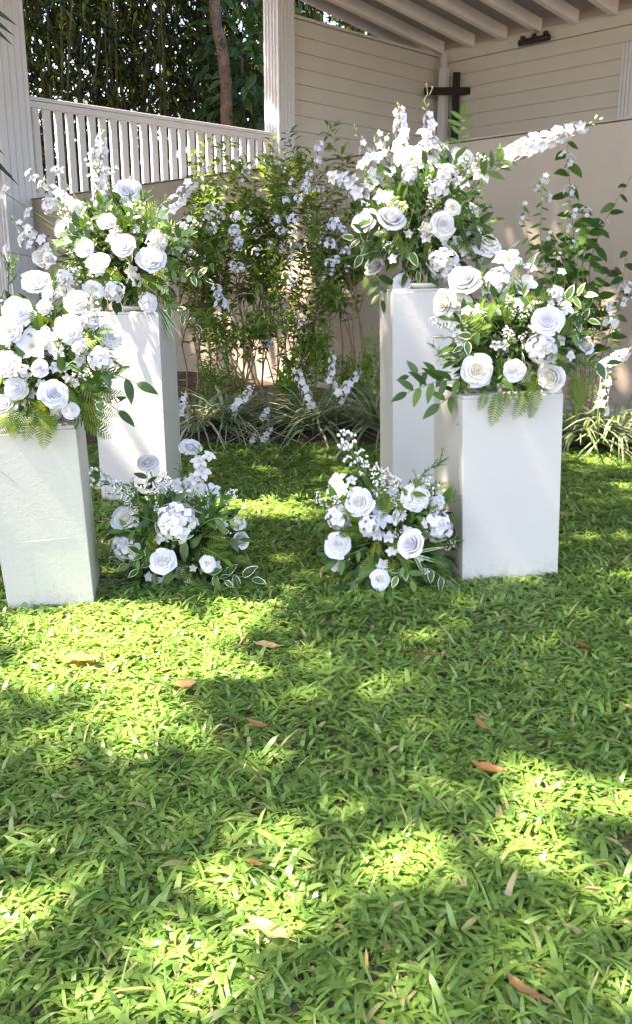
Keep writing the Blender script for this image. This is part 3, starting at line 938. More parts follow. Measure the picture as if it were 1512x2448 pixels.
    def sprig(s, mesh, pts, Lpx, n=5, dd=None, dd1=None):
        """a stem from pts[0] to pts[-1] with single leaves as sub-parts"""
        p = s.pos(*pts[0], dd); q_ = P(*pts[1], p.y + (-0.03 if dd1 is None else dd1))
        L = Lpx * MPP(p) * (0.78 if (mesh in (LV_VAR, LV_VAR2) or (isinstance(mesh, list) and LV_VAR2 in mesh)) else 0.92)
        mid = (p + q_) / 2 + V(0, 0, 0.06 * (q_ - p).length)
        mb = MB()
        pp = [p, (p + mid * 2) / 3 , mid, (q_ + mid * 2) / 3, q_]
        mb.tube([s.loc(t) for t in pp], [0.0022, 0.002, 0.0018, 0.0016, 0.001], 5)
        o = mb.build('leaf_sprig', 'stem', s.e)
        for k in range(n):
            t = (k + 0.8) / n
            at = p.lerp(mid, t * 2) if t < 0.5 else mid.lerp(q_, t * 2 - 1)
            d = (q_ - p).normalized()
            side = d.cross(TOCAM(p)).normalized() * (1 if k % 2 else -1)
            dirv = d * (0.6 + 0.5 * (k == n - 1)) + side * (0.85 if k < n - 1 else 0.1) + TOCAM(p) * s.rn.uniform(0, 0.4) + V(0, 0, s.rn.uniform(-.25, .15))
            nr = TOCAM(p) * 0.7 + V(0, 0, 0.6) + V(s.rn.uniform(-.5, .5), s.rn.uniform(-.3, .3), s.rn.uniform(-.3, .3))
            link('leaf', mesh if not isinstance(mesh, (list, tuple)) else s.rn.choice(mesh + [LV_DARK] if len(mesh) > 1 else mesh), o, mat4(along(dirv, nr), s.loc(at), L * s.rn.uniform(0.8, 1.15)))
        return o
    def leaf(s, mesh, x, y, tx, ty, dd=None, dd1=None):
        return s.put('leaf', mesh, x, y, tx, ty, dd, dd1)
    def filler(s, n, ex=1.0, ey=0.8, low=0.0, Lpx=(22, 46), squash=0.75):
        """the dense inner mass of small leaves"""
        pos, dr, nm, ln, ti = [], [], [], [], []
        for k in range(n):
            d = V(s.rn.gauss(0, 1), s.rn.gauss(0, 1), s.rn.gauss(0, 1)).normalized()
            rad = s.rm * s.rn.uniform(0.25, 0.88)
            p = s.c + V(d.x * ex, d.y * squash, d.z * ey) * rad
            if p.z < s.base.z + low: p.z = s.base.z + low + abs(s.rn.gauss(0, 0.02))
            pos.append(s.loc(p)); dr.append(d + V(s.rn.uniform(-.6, .6), s.rn.uniform(-.6, .6), s.rn.uniform(-.6, .5)))
            nm.append(V(0, -0.4, 1) + V(s.rn.uniform(-.7, .7), s.rn.uniform(-.7, .7), 0))
            ln.append(s.rn.uniform(*Lpx) * MPP(s.c)); ti.append(s.rn.random() ** 1.6)
        m3 = np_frames(np.array(dr), np.array(nm)) * np.array(ln)[:, None, None]
        tag(scatter('filler_foliage', *LEAF, m3, np.array(pos), np.array(ti), 'filler', s.e, smooth=True), kind='stuff')
    def sprinkle(s, n_gyp, n_fine, n_small):
        """small things tucked between the larger flowers"""
        for k in range(n_gyp + n_fine + n_small):
            an = s.rn.uniform(0, 6.28); q_ = math.sqrt(s.rn.random()) * 0.85
            x, y = s.cx + s.r * q_ * math.cos(an), s.cy - 0.85 * s.r * q_ * math.sin(an)
            dx, dy = (x - s.cx) * 0.35 + s.rn.uniform(-22, 22), (y - s.cy) * 0.3 - s.rn.uniform(15, 50)
            if k < n_gyp: s.gyp(x, y, x + dx, y + dy)
            elif k < n_gyp + n_fine: s.fine(x, y, x + dx * 1.2, y + dy * 1.3)
            else: s.blossom(x, y, s.rn.uniform(20, 36))
    def ring(s, fn_list, n, a0, a1, r0=0.35, r1=(0.85, 1.1), ey=0.8):
        """radiating greens between image angles a0..a1 (degrees, 0 = right, 90 = up)"""
        for k in range(n):
            a = R(a0 + (a1 - a0) * (k + s.rn.uniform(0.1, 0.9)) / n)
            rr = s.rn.uniform(*r1)
            x0, y0 = s.cx + r0 * s.r * math.cos(a), s.cy - r0 * s.r * math.sin(a) * ey
            x1, y1 = s.cx + rr * s.r * math.cos(a), s.cy - rr * s.r * math.sin(a) * ey
            s.rn.choice(fn_list)(x0, y0, x1, y1, dd=-s.rn.uniform(0.1, 0.75) * s.rm)

def spike(parent, base, p0, p1, wpx, n, bow, tipbuds, rn, name='flower_spike', meshes=None, stem='stem'):
    meshes = meshes or SNAP
    k = MPP(p0)
    d = p1 - p0
    side = d.cross(TOCAM(p0)).normalized()
    N_ = 8
    pts = [p0 + d * (i / N_) + side * bow * k * math.sin(PI * i / N_) for i in range(N_ + 1)]
    mb = MB(); mb.tube([p - base for p in pts], [0.0035 * (1 - 0.6 * i / N_) for i in range(N_ + 1)], 5)
    o = mb.build(name, stem, parent)
    for i in range(n + tipbuds):
        t = 0.05 + 0.95 * i / (n + tipbuds - 1)
        j = min(int(t * N_), N_ - 1)
        q_ = pts[j].lerp(pts[j + 1], t * N_ - j)
        an = i * 2.2 + rn.uniform(-0.4, 0.4)
        ax = d.normalized()
        x = side; y = ax.cross(x)
        out = (x * math.cos(an) + y * math.sin(an))
        taper = 1 - 0.5 * t
        nd = (out + ax * rn.uniform(0.0, 0.5) + TOCAM(q_) * rn.uniform(0.1, 0.6)).normalized()
        if i < n:
            sc = wpx * k * 0.40 * taper * rn.uniform(0.85, 1.15)
            link('floret', rn.choice(meshes), o, mat4(frame(nd, rn.uniform(0, 6.28)), q_ - base + out * wpx * k * rn.uniform(0.20, 0.34) * taper, sc))
        else:
            sc = wpx * k * 0.22 * rn.uniform(0.8, 1.1)
            link('flower_bud', BUDM, o, mat4(frame((out + ax).normalized()), q_ - base + out * sc * 0.5, sc))
    return o
def dish(a, r, h=0.02):
    r *= 0.8
    mb = MB()
    mb.tube([(0, 0, 0.001), (0, 0, h * 0.6), (0, 0, h), (0, 0, h + 0.003)], [r * 0.8, r * 0.95, r, r * 0.97], 24)
    mb.build('dish', 'dish', a.e)

# ---- rear left
a = Arr('tall arrangement on the rear left pedestal with an upright white flower spike', topRL, 300, 600, 165, topRL.y)
dish(a, 0.11)
a.filler(757, 1.0, 0.85, 0.02)
a.spike(240, 525, 243, 305, 54, 25, 0.02, 0.02, tipbuds=3)
a.spike(345, 535, 474, 413, 54, 18, -0.03, -0.03, 6, 3)
a.spike(212, 512, 104, 432, 54, 17, -0.05, -0.02, -4, 2)
a.rose(305, 456, 72, 'O', (0.15, 0.55), -0.02, True); a.rose(294, 586, 60, 'C', (0, 0.2)); a.rose(361, 621, 68, 'C', (0.1, 0.1))
a.rose(232, 626, 64, 'O', (-0.2, 0.5)); a.rose(149, 538, 62, 'S', (-0.8, 0.3), -0.05, True); a.rose(103, 616, 58, 'C', (-0.4, 0.4), -0.05, True)
a.rose(352, 722, 48, 'O', (0.2, -0.1)); a.rose(152, 690, 50, 'C', None, -0.1)
a.hydra(376, 578, 56, 22); a.hydra(270, 696, 58, 24); a.hydra(182, 548, 56, 22, dd=-0.06); a.hydra(118, 492, 44, 18, dd=-0.03); a.hydra(330, 515, 48, 20, dd=-0.05); a.rose(200, 590, 52, 'O', (-0.3, 0.4)); a.rose(255, 530, 46, 'C', (-0.1, 0.6)); a.hydra(60, 570, 40, 16, dd=-0.03)
a.spike(140, 600, 22, 520, 44, 15, -0.04, 0.0); a.spike(395, 590, 470, 500, 38, 12, -0.05, -0.03)
for (x, y, d) in ((80, 425, 30), (95, 440, 26), (66, 412, 26), (142, 410, 34), (128, 404, 24), (10, 459, 46), (66, 508, 36), (66, 548, 28), (50, 577, 34), (70, 585, 28), (14, 596, 32), (20, 612, 30), (399, 598, 26), (415, 600, 22), (160, 575, 34), (175, 592, 28)):
    a.blossom(x, y, d, dd=a.rn.uniform(-0.09, 0.02))
for (x, y) in ((80, 430), (140, 412), (12, 462), (66, 512), (55, 580), (17, 603)): a.stem(P(x, y, a.D), 0.0022)
a.sprig([LV_VAR, LV_VAR2], ((430, 660), (492, 668)), 44, 4); a.sprig([LV_VAR, LV_VAR2], ((375, 720), (470, 778)), 40, 6, -0.1)
a.leaf(LV_VAR, 272, 712, 288, 762); a.leaf(LV_VAR, 300, 590, 312, 628); a.sprig(LV_DARK, ((210, 560), (150, 530)), 40, 4); a.sprig(LV_DARK, ((400, 600), (440, 560)), 44, 4)
a.fern(300, 560, 262, 480, 0); a.fern(340, 660, 420, 690, 1); a.fern(330, 680, 380, 740, 1); a.fern(240, 640, 300, 660, 0); a.fern(355, 690, 405, 655, 1); a.fern(370, 700, 450, 740, 1)
a.fine(300, 560, 312, 470); a.fine(310, 560, 330, 500); a.fine(120, 640, 95, 560); a.fine(20, 700, 18, 600, dd=0); a.fine(260, 680, 250, 620); a.fine(210, 560, 190, 480)
a.gyp(300, 540, 330, 480); a.gyp(250, 500, 225, 360, dd=0.0); a.gyp(255, 500, 262, 400, dd=-0.02); a.gyp(200, 700, 175, 630); a.gyp(200, 680, 225, 640)
a.ring([a.fern, a.fine, lambda x, y, tx, ty, dd=None: a.sprig(LV_DARK, ((x, y), (tx, ty)), 36, 5, dd)], 16, -60, 220)
a.ring([lambda x, y, tx, ty, dd=None: a.sprig(LV_MID, ((x, y), (tx, ty)), 34, 5, dd), a.fern], 9, 200, 345, 0.4, (0.75, 1.0))
a.leaf(LV_STRAP, 372, 728, 440, 790); a.leaf(LV_STRAP, 376, 725, 405, 800); a.leaf(LV_STRAP, 370, 728, 425, 795)
a.sprinkle(10, 16, 18); a.ring([a.fern], 9, 190, 350, 0.45, (0.75, 1.0)); a.ring([a.fern, lambda x, y, tx, ty, dd=None: a.sprig(LV_MID, ((x, y), (tx, ty)), 36, 5, dd)], 10, 0, 180, 0.4, (0.7, 0.95))
# ---- front left
a = Arr('low full arrangement on the rough pedestal at the left picture edge', topFL, 112, 860, 185, topFL.y)
dish(a, 0.12)
a.filler(872, 1.0, 0.85, 0.015)
for (x, y, d, kd, f) in ((82, 670, 76, 'O', (-0.1, 0.55)), (43, 742, 80, 'O', (-0.2, 0.6)), (17, 786, 76, 'O', (-0.2, 0.4)), (184, 721, 62, 'C', (0.1, 0.35)), (164, 787, 72, 'S', (-0.3, -0.1)),
                         (264, 804, 66, 'O', (0.5, 0.25)), (12, 868, 70, 'S', (-0.4, 0.1)), (38, 930, 60, 'O', (-0.1, 0.0)), (129, 941, 76, 'O', (0.1, 0.0)), (10, 968, 66, 'C', (-0.3, 0.3)), (167, 982, 46, 'O', (0.2, 0)), (118, 620, 40, 'B', (0, 0.8)), (205, 735, 44, 'C', (0.4, 0.3))):
    a.rose(x, y, d, kd, f)
a.hydra(240, 858, 64, 28); a.hydra(120, 705, 46, 20); a.hydra(105, 735, 40, 16); a.hydra(150, 665, 46, 20, dd=-0.06); a.hydra(215, 770, 44, 18); a.rose(222, 690, 50, 'O', (0.3, 0.5)); a.hydra(55, 890, 44, 18); a.rose(95, 880, 46, 'O', (0, 0.2)); a.hydra(190, 830, 44, 18)
for (x, y, d, kd) in ((76, 828, 92, 'l'), (108, 808, 66, 'b'), (190, 862, 36, 'b'), (136, 842, 40, 'b'), (160, 905, 26, 'b'), (178, 915, 26, 'b'), (128, 880, 26, 'b'), (62, 965, 26, 'b')): a.blossom(x, y, d, None, kd)
a.sprig(LV_DARK, ((205, 880), (330, 918)), 60, 5); a.sprig(LV_DARK, ((200, 930), (285, 985)), 56, 4); a.leaf(LV_DARK, 150, 885, 142, 840); a.leaf(LV_MID, 196, 935, 206, 898); a.leaf(LV_DARK, 75, 885, 60, 850); a.leaf(LV_DARK, 180, 890, 212, 866); a.leaf(LV_DARK, 200, 960, 205, 915); a.leaf(LV_DARK, 110, 895, 85, 862)
a.sprig(LV_DARK, ((140, 900), (190, 850)), 44, 4); a.sprig(LV_DARK, ((90, 900), (60, 860)), 44, 4)
for (x, y, tx, ty) in ((105, 985, 107, 1078), (60, 985, 18, 1040), (40, 980, -6, 1050), (80, 985, 56, 1058), (20, 985, -25, 1030), (90, 985, 140, 1036), (130, 985, 118, 1044), (30, 975, 42, 1050)): a.fern(x, y, tx, ty, 0, dd=-0.19, dd1=-0.01)
for (x, y, tx, ty) in ((170, 985, 276, 1036), (185, 975, 278, 1010), (190, 985, 262, 1042), (195, 965, 285, 985), (200, 985, 245, 1030)): a.fern(x, y, tx, ty, 0, dd=-0.13, dd1=0.05)
a.fern(215, 950, 300, 935, 0); a.fern(70, 960, 95, 990, 0); a.fern(20, 990, -20, 1010, 1); a.fern(90, 970, 140, 1030, 1); a.fern(200, 965, 250, 1010, 1)
a.fine(60, 900, 70, 1000); a.fine(140, 760, 128, 730); a.fine(110, 770, 150, 720); a.fine(220, 910, 275, 880); a.fine(200, 760, 215, 700); a.fine(70, 940, 80, 890); a.fine(30, 680, 30, 600, dd=0.0); a.fine(120, 700, 130, 640); a.fine(70, 1000, 60, 1050)
a.gyp(200, 820, 215, 700); a.gyp(185, 720, 175, 640, dd=-0.03); a.gyp(120, 740, 128, 670); a.gyp(150, 930, 185, 890); a.gyp(195, 800, 240, 740)
a.ring([a.fern, a.fine, lambda x, y, tx, ty, dd=None: a.sprig(LV_MID, ((x, y), (tx, ty)), 40, 5, dd)], 16, -30, 200, 0.35, (0.7, 0.95))
a.ring([a.fern], 10, 200, 340, 0.45, (0.85, 1.05))
a.sprinkle(10, 16, 18); a.ring([a.fern], 9, 190, 350, 0.45, (0.75, 1.0)); a.ring([a.fern, lambda x, y, tx, ty, dd=None: a.sprig(LV_MID, ((x, y), (tx, ty)), 36, 5, dd)], 10, 0, 180, 0.4, (0.7, 0.95))
# ---- rear right
a = Arr('tallest arrangement, on the rear right pedestal, with a long flower spray reaching right', topRR, 1025, 530, 165, topRR.y)
dish(a, 0.11)
a.filler(780, 1.0, 0.95, 0.01)
a.spike(962, 372, 956, 250, 50, 18, 0.0, 0.0, tipbuds=2); a.spike(1028, 372, 1020, 252, 50, 12, 0.0, 0.0, 4, 3)
a.spike(1188, 384, 1436, 286, 60, 24, -0.05, -0.05, -6, 5)
a.spike(905, 440, 848, 300, 40, 10, 0, 0, 0, 3); a.spike(915, 400, 905, 312, 44, 9, 0, 0, 3, 1)
a.spike(880, 470, 790, 420, 50, 12, -0.02, 0.0, 8, 0); a.spike(930, 395, 928, 320, 34, 6, 0, 0, 0, 1)
mb = MB(); pts = [P(1022, 256, a.D), P(1015, 240, a.D), P(1024, 225, a.D), P(1022, 206, a.D)]
mb.tube([a.loc(p) for p in pts], [0.002, 0.002, 0.0018, 0.0012], 5); mb.tube([a.loc(P(1028, 228, a.D)), a.loc(P(1034, 214, a.D))], [0.002, 0.0015], 5); mb.build('tendril', 'bud', a.e)
for (x, y) in ((1021, 203), (1035, 211)): link('flower_bud', BUDM, a.e, mat4(frame(V(0, 0, 1)), a.loc(P(x, y, a.D)), 0.016))
for (x, y, d, kd, f, st) in ((982, 374, 80, 'O', (-0.2, 0.75), 1), (1112, 376, 70, 'S', (0.7, 0.7), 1), (873, 526, 70, 'C', (-0.7, 0.55), 0), (938, 521, 78, 'C', (0.1, 0.75), 0), (1061, 536, 70, 'O', (0.1, 0.1), 0),
                             (896, 638, 56, 'B', (-0.5, 0.9), 0), (961, 678, 54, 'O', (-0.2, 0.1), 0), (1167, 580, 84, 'S', (0.5, 0.85), 0), (1084, 496, 46, 'O', (0.2, 0.4), 0)):
    a.rose(x, y, d, kd, f, stem=bool(st))
a.hydra(1061, 630, 84, 36); a.hydra(980, 421, 44, 14); a.hydra(1070, 420, 56, 18); a.hydra(1050, 455, 50, 16)
for (x, y, d) in ((889, 437, 46), (876, 460, 44), (912, 471, 42), (931, 473, 40), (1036, 391, 62), (1152, 414, 56), (1030, 345, 54), (1055, 352, 44), (1107, 437, 40), (1082, 430, 44), (1018, 425, 34), (1130, 505, 44), (1126, 602, 40), (1112, 600, 30), (845, 434, 40), (822, 428, 44), (800, 424, 40), (885, 380, 44), (868, 392, 36), (1160, 615, 30), (1015, 318, 40), (935, 410, 36)):
    a.blossom(x, y, d, dd=None if 430 < y else -0.02)
for (x, y) in ((889, 437), (912, 471), (1036, 391), (1152, 414), (845, 434), (800, 424), (1188, 384)): a.stem(P(x, y, a.D - 0.02), 0.0025)
a.sprig(LV_RUSC, ((1098, 350), (1106, 275)), 36, 8, 0.0, 0.0); a.sprig(LV_RUSC, ((1150, 425), (1215, 375)), 50, 7, -0.03); a.sprig(LV_MID, ((900, 470), (935, 360)), 38, 6, 0.0, 0.0); a.sprig(LV_DARK, ((1050, 440), (1090, 380)), 44, 6)
a.sprig([LV_VAR, LV_VAR2], ((900, 590), (845, 570)), 44, 4); a.sprig([LV_VAR, LV_VAR2], ((905, 610), (850, 612)), 44, 4); a.sprig([LV_VAR, LV_VAR2], ((960, 600), (1000, 608)), 44, 3); a.sprig([LV_VAR, LV_VAR2], ((975, 640), (1030, 665)), 40, 4)
a.fern(960, 600, 945, 545, 0); a.fern(955, 605, 1000, 555, 0); a.fern(950, 605, 925, 580, 0); a.fern(890, 650, 855, 690, 1); a.fern(900, 660, 880, 715, 1); a.fern(1020, 600, 1030, 560, 0); a.fern(1080, 590, 1120, 570, 0)
a.fine(1005, 570, 1000, 480); a.fine(1010, 590, 1030, 520); a.fine(980, 540, 1000, 470); a.fine(1020, 600, 1020, 550); a.fine(1000, 470, 990, 400); a.fine(1095, 560, 1110, 520); a.fine(1180, 620, 1215, 590); a.fine(1000, 500, 1010, 420)
a.gyp(1040, 510, 1035, 430); a.gyp(1060, 500, 1075, 430); a.gyp(1020, 520, 1040, 460); a.gyp(1090, 520, 1140, 495); a.gyp(1075, 470, 1095, 420); a.gyp(900, 540, 870, 480, dd=-0.06)
a.sprig(LV_DARK, ((905, 650), (915, 720)), 46, 5); a.sprig(LV_DARK, ((920, 620), (880, 560)), 44, 5); a.sprig(LV_DARK, ((1110, 560), (1150, 530)), 46, 5); a.sprig(LV_DARK, ((1120, 620), (1180, 650)), 46, 5)
a.ring([a.fern, a.fine, lambda x, y, tx, ty, dd=None: a.sprig(LV_DARK, ((x, y), (tx, ty)), 38, 5, dd)], 18, -40, 220, 0.3, (0.7, 0.95), 0.9)
a.leaf(LV_STRAP, 1185, 640, 1240, 570); a.leaf(LV_STRAP, 925, 600, 900, 540); a.leaf(LV_STRAP, 930, 610, 955, 535)
a.sprinkle(10, 16, 18); a.ring([a.fern], 9, 190, 350, 0.45, (0.75, 1.0)); a.ring([a.fern, lambda x, y, tx, ty, dd=None: a.sprig(LV_MID, ((x, y), (tx, ty)), 36, 5, dd)], 10, 0, 180, 0.4, (0.7, 0.95))
# ---- front right
a = Arr('leafy arrangement with trailing ferns on the foremost right pedestal', topFR, 1225, 820, 185, topFR.y)
dish(a, 0.12)
a.filler(963, 1.0, 0.8, 0.015)
for (x, y, d, kd, f) in ((1310, 766, 80, 'O', (0.1, 0.25)), (1400, 824, 60, 'B', (0.6, 0.8)), (1143, 886, 84, 'O', (0.0, 0.0)), (1318, 900, 74, 'C', (-0.55, -0.25)), (1232, 886, 56, 'C', (0, 0.1)), (1112, 670, 84, 'C', (-0.2, 0.7)), (1063, 724, 76, 'C', (-0.9, 0.1)), (1102, 722, 60, 'S', (-0.1, 0.6))):
    a.rose(x, y, d, kd, f, dd=(-0.05 if y < 730 else None), stem=y < 730)
a.hydra(1295, 834, 82, 36); a.hydra(1191, 674, 78, 34, dd=-0.05); a.hydra(1330, 705, 44, 14, dd=-0.04)
for (x, y, d) in ((1217, 622, 78), (1251, 682, 80), (1200, 655, 56), (1225, 690, 56), (1170, 690, 50), (1330, 698, 44), (1352, 735, 50), (1345, 715, 40), (1345, 650, 26), (1270, 640, 36), (1100, 805, 34), (1340, 815, 34), (1365, 850, 30)):
    a.blossom(x, y, d, dd=-0.05 if y < 720 else None)
for (x, y) in ((1217, 622), (1251, 682), (1112, 680)): a.stem(P(x, y + 5, a.D - 0.04), 0.003)
a.sprig([LV_MID, LV_DARK], ((1110, 905), (972, 940)), 58, 9); a.sprig([LV_VAR2, LV_DARK], ((1080, 890), (975, 900)), 48, 5); a.sprig([LV_DARK, LV_MID], ((1120, 930), (1050, 968)), 54, 5); a.sprig(LV_DARK, ((1120, 930), (1135, 1000)), 50, 5)
a.sprig(LV_VAR, ((1140, 780), (1152, 740)), 40, 3); a.sprig([LV_VAR, LV_VAR2], ((1150, 790), (1105, 830)), 42, 4); a.sprig([LV_VAR, LV_VAR2], ((1390, 870), (1455, 870)), 56, 3); a.sprig([LV_VAR2], ((1345, 720), (1400, 705)), 46, 4); a.sprig([LV_VAR2, LV_VAR], ((1350, 770), (1410, 765)), 46, 4); a.leaf(LV_VAR, 1350, 900, 1368, 868); a.leaf(LV_VAR, 1230, 905, 1270, 915)
a.leaf(LV_STRAP, 1250, 840, 1262, 915); a.leaf(LV_STRAP, 1255, 640, 1290, 590); a.leaf(LV_STRAP, 1260, 660, 1285, 610)
for (x, y, tx, ty, k_) in ((1197, 930, 1174, 1022, 0), (1262, 930, 1234, 1006, 0), (1285, 905, 1277, 1020, 3), (1200, 850, 1203, 930, 0), (1218, 925, 1212, 978, 0), (1165, 930, 1150, 985, 0), (1225, 920, 1248, 965, 0)): a.fern(x, y, tx, ty, k_, dd=-0.21, dd1=-0.005)
a.fern(1350, 880, 1400, 905, 0); a.fern(1375, 900, 1400, 970, 1); a.fern(1380, 920, 1415, 1000, 2); a.fern(1390, 890, 1440, 960, 1); a.fern(1180, 770, 1175, 715, 0); a.fern(1250, 720, 1330, 690, 0); a.fern(1340, 790, 1400, 780, 0); a.fern(1370, 900, 1385, 985, 2); a.fern(1240, 740, 1300, 715, 0)
a.fine(1060, 850, 1025, 815); a.fine(1120, 790, 1080, 750); a.fine(1370, 780, 1420, 720); a.fine(1130, 810, 1080, 800); a.fine(1300, 720, 1330, 670); a.fine(1090, 860, 1040, 850); a.fine(1190, 850, 1230, 800); a.fine(1260, 950, 1290, 870)
a.gyp(1240, 790, 1255, 730); a.gyp(1220, 780, 1230, 735); a.gyp(1270, 760, 1282, 720); a.gyp(1230, 840, 1225, 790); a.gyp(1260, 850, 1250, 800); a.gyp(1110, 830, 1090, 790)
a.ring([a.fern, a.fine, lambda x, y, tx, ty, dd=None: a.sprig(LV_DARK, ((x, y), (tx, ty)), 42, 5, dd), lambda x, y, tx, ty, dd=None: a.sprig(LV_MID, ((x, y), (tx, ty)), 40, 5, dd)], 26, -20, 200, 0.3, (0.6, 0.95))
a.ring([a.fern, lambda x, y, tx, ty, dd=None: a.sprig(LV_DARK, ((x, y), (tx, ty)), 42, 5, dd)], 8, 195, 340, 0.4, (0.7, 0.9))
a.sprinkle(10, 16, 18); a.ring([a.fern], 9, 190, 350, 0.45, (0.75, 1.0)); a.ring([a.fern, lambda x, y, tx, ty, dd=None: a.sprig(LV_MID, ((x, y), (tx, ty)), 36, 5, dd)], 10, 0, 180, 0.4, (0.7, 0.95))
# ---- floor left
gL = G(425, 1400)
a = Arr('ground arrangement with a large hydrangea head, between the two left pedestals', gL + V(0, 0.12, 0), 430, 1280, 165, gL.y + 0.10)
dish(a, 0.12, 0.05)
a.filler(757, 1.0, 0.85, 0.03)
for (x, y, d, kd, f, st, dd) in ((351, 1104, 62, 'O', (-0.1, 0.9), 1, 0.0), (454, 1067, 62, 'O', (0.1, 1.2), 1, 0.02), (390, 1342, 66, 'C', (0, 0.3), 0, None), (299, 1240, 64, 'C', (-0.5, 0.4), 0, None), (575, 1290, 52, 'B', (0.6, 0.5), 0, None), (496, 1346, 46, 'O', (0.2, 0.2), 0, None)):
    a.rose(x, y, d, kd, f, dd, bool(st))
a.hydra(421, 1248, 112, 56); a.hydra(300, 1306, 76, 34); a.hydra(569, 1250, 40, 14)
for (x, y, d) in ((475, 1103, 44), (499, 1091, 38), (481, 1128, 50), (472, 1169, 62), (506, 1172, 44), (445, 1184, 58), (436, 1158, 50), (392, 1167, 44), (505, 1195, 36), (410, 1160, 36), (463, 1145, 38)): a.blossom(x, y, d, dd=-0.03)
for (x, y) in ((475, 1105), (481, 1130), (436, 1160)): a.stem(P(x, y, a.D - 0.02), 0.0025)
a.gyp(350, 1210, 212, 1125, dd=-0.03, dd1=0.0); a.gyp(340, 1215, 270, 1150); a.gyp(370, 1220, 340, 1150); a.gyp(350, 1230, 300, 1180); a.gyp(420, 1200, 400, 1140); a.gyp(500, 1280, 535, 1245); a.gyp(380, 1200, 385, 1140); a.gyp(330, 1240, 300, 1190)
a.sprig(LV_DARK, ((355, 1180), (350, 1128)), 32, 4, 0.0, 0.0); a.leaf(LV_DARK, 440, 1290, 438, 1345); a.leaf(LV_MID, 300, 1360, 350, 1400); a.leaf(LV_MID, 420, 1360, 385, 1400)
a.sprig([LV_VAR, LV_VAR2], ((370, 1350), (330, 1320)), 44, 4); a.sprig([LV_VAR2], ((340, 1370), (285, 1340)), 40, 4); a.sprig([LV_VAR, LV_VAR2], ((490, 1370), (540, 1390)), 42, 4); a.sprig([LV_VAR], ((520, 1375), (605, 1385)), 44, 4); a.sprig([LV_VAR], ((360, 1390), (320, 1425)), 40, 3); a.leaf(LV_DARK, 455, 1310, 478, 1280)
a.fern(430, 1370, 490, 1395, 0); a.fern(410, 1390, 370, 1425, 1); a.fern(360, 1330, 355, 1275, 0); a.fern(490, 1300, 555, 1290, 0); a.fern(560, 1330, 600, 1345, 1); a.fern(480, 1310, 540, 1330, 0); a.fern(360, 1230, 330, 1200, 0); a.fern(430, 1400, 455, 1420, 1); a.fern(330, 1290, 270, 1270, 0)
a.fine(340, 1240, 320, 1180); a.fine(370, 1310, 350, 1250); a.fine(500, 1240, 560, 1220); a.fine(520, 1330, 560, 1370); a.fine(480, 1110, 470, 1060, dd=0.0); a.fine(400, 1230, 370, 1170)
a.ring([a.fern, lambda x, y, tx, ty, dd=None: a.sprig(LV_DARK, ((x, y), (tx, ty)), 40, 5, dd), a.fine], 18, -30, 210, 0.3, (0.6, 0.95))
a.ring([a.fern, lambda x, y, tx, ty, dd=None: a.sprig(LV_MID, ((x, y), (tx, ty)), 38, 4, dd)], 7, 200, 340, 0.4, (0.75, 0.95))
a.sprinkle(10, 16, 18); a.ring([a.fern], 9, 190, 350, 0.45, (0.75, 1.0)); a.ring([a.fern, lambda x, y, tx, ty, dd=None: a.sprig(LV_MID, ((x, y), (tx, ty)), 36, 5, dd)], 10, 0, 180, 0.4, (0.7, 0.95))
# ---- floor right
gR = G(930, 1400)
a = Arr('ground arrangement with lilac tinted roses, at the foot of the right pedestals', gR + V(0, 0.12, 0), 930, 1280, 165, gR.y + 0.10)
dish(a, 0.12, 0.05)
a.filler(780, 1.05, 0.85, 0.03)
for (x, y, d, kd, f, dd) in ((860, 1200, 72, 'O', (-0.1, 0.1), None), (810, 1302, 72, 'O', (-0.2, 0.25), None), (998, 1188, 72, 'S', (0.2, 0.3), None), (984, 1300, 66, 'C', (-0.4, 0.15), None), (911, 1385, 52, 'O', (0, 0.2), None)):
    a.rose(x, y, d, kd, f, dd)
a.hydra(812, 1238, 64, 20); a.hydra(886, 1256, 56, 18); a.hydra(1046, 1258, 82, 36); a.hydra(806, 1348, 40, 12); a.hydra(1048, 1205, 44, 14)
for (x, y, d) in ((808, 1150, 52), (800, 1168, 46), (820, 1172, 44), (914, 1240, 54), (880, 1268, 40), (1060, 1190, 40), (1035, 1200, 36), (940, 1175, 32), (842, 1148, 30)): a.blossom(x, y, d)
a.gyp(880, 1170, 826, 1030, dd=-0.03, dd1=0.0); a.gyp(885, 1170, 860, 1080); a.gyp(910, 1190, 905, 1110); a.gyp(920, 1190, 930, 1120); a.gyp(960, 1200, 950, 1140); a.gyp(975, 1180, 1010, 1140); a.gyp(940, 1260, 955, 1200); a.gyp(950, 1270, 960, 1220); a.gyp(930, 1230, 945, 1190); a.gyp(990, 1200, 1040, 1150)
a.fine(990, 1150, 1075, 1090, dd=-0.05); a.fern(920, 1230, 905, 1160, 0); a.fern(910, 1240, 940, 1180, 0); a.fern(900, 1350, 900, 1290, 0); a.fern(905, 1360, 880, 1310, 0); a.fern(1030, 1320, 1100, 1370, 1); a.fern(960, 1370, 1000, 1400, 1); a.fern(1000, 1360, 1060, 1395, 1); a.fern(850, 1370, 840, 1410, 1); a.fern(900, 1390, 885, 1420, 1); a.fern(930, 1310, 950, 1260, 0); a.fern(1040, 1170, 1085, 1150, 0)
a.leaf(LV_MID, 950, 1290, 958, 1340); a.leaf(LV_MID, 965, 1335, 985, 1362); a.leaf(LV_MID, 805, 1200, 790, 1160); a.leaf(LV_MID, 1060, 1210, 1080, 1160); a.sprig(LV_DARK, ((850, 1350), (790, 1330)), 44, 4); a.sprig(LV_DARK, ((900, 1370), (830, 1400)), 44, 4); a.leaf(LV_MID, 900, 1350, 850, 1385)
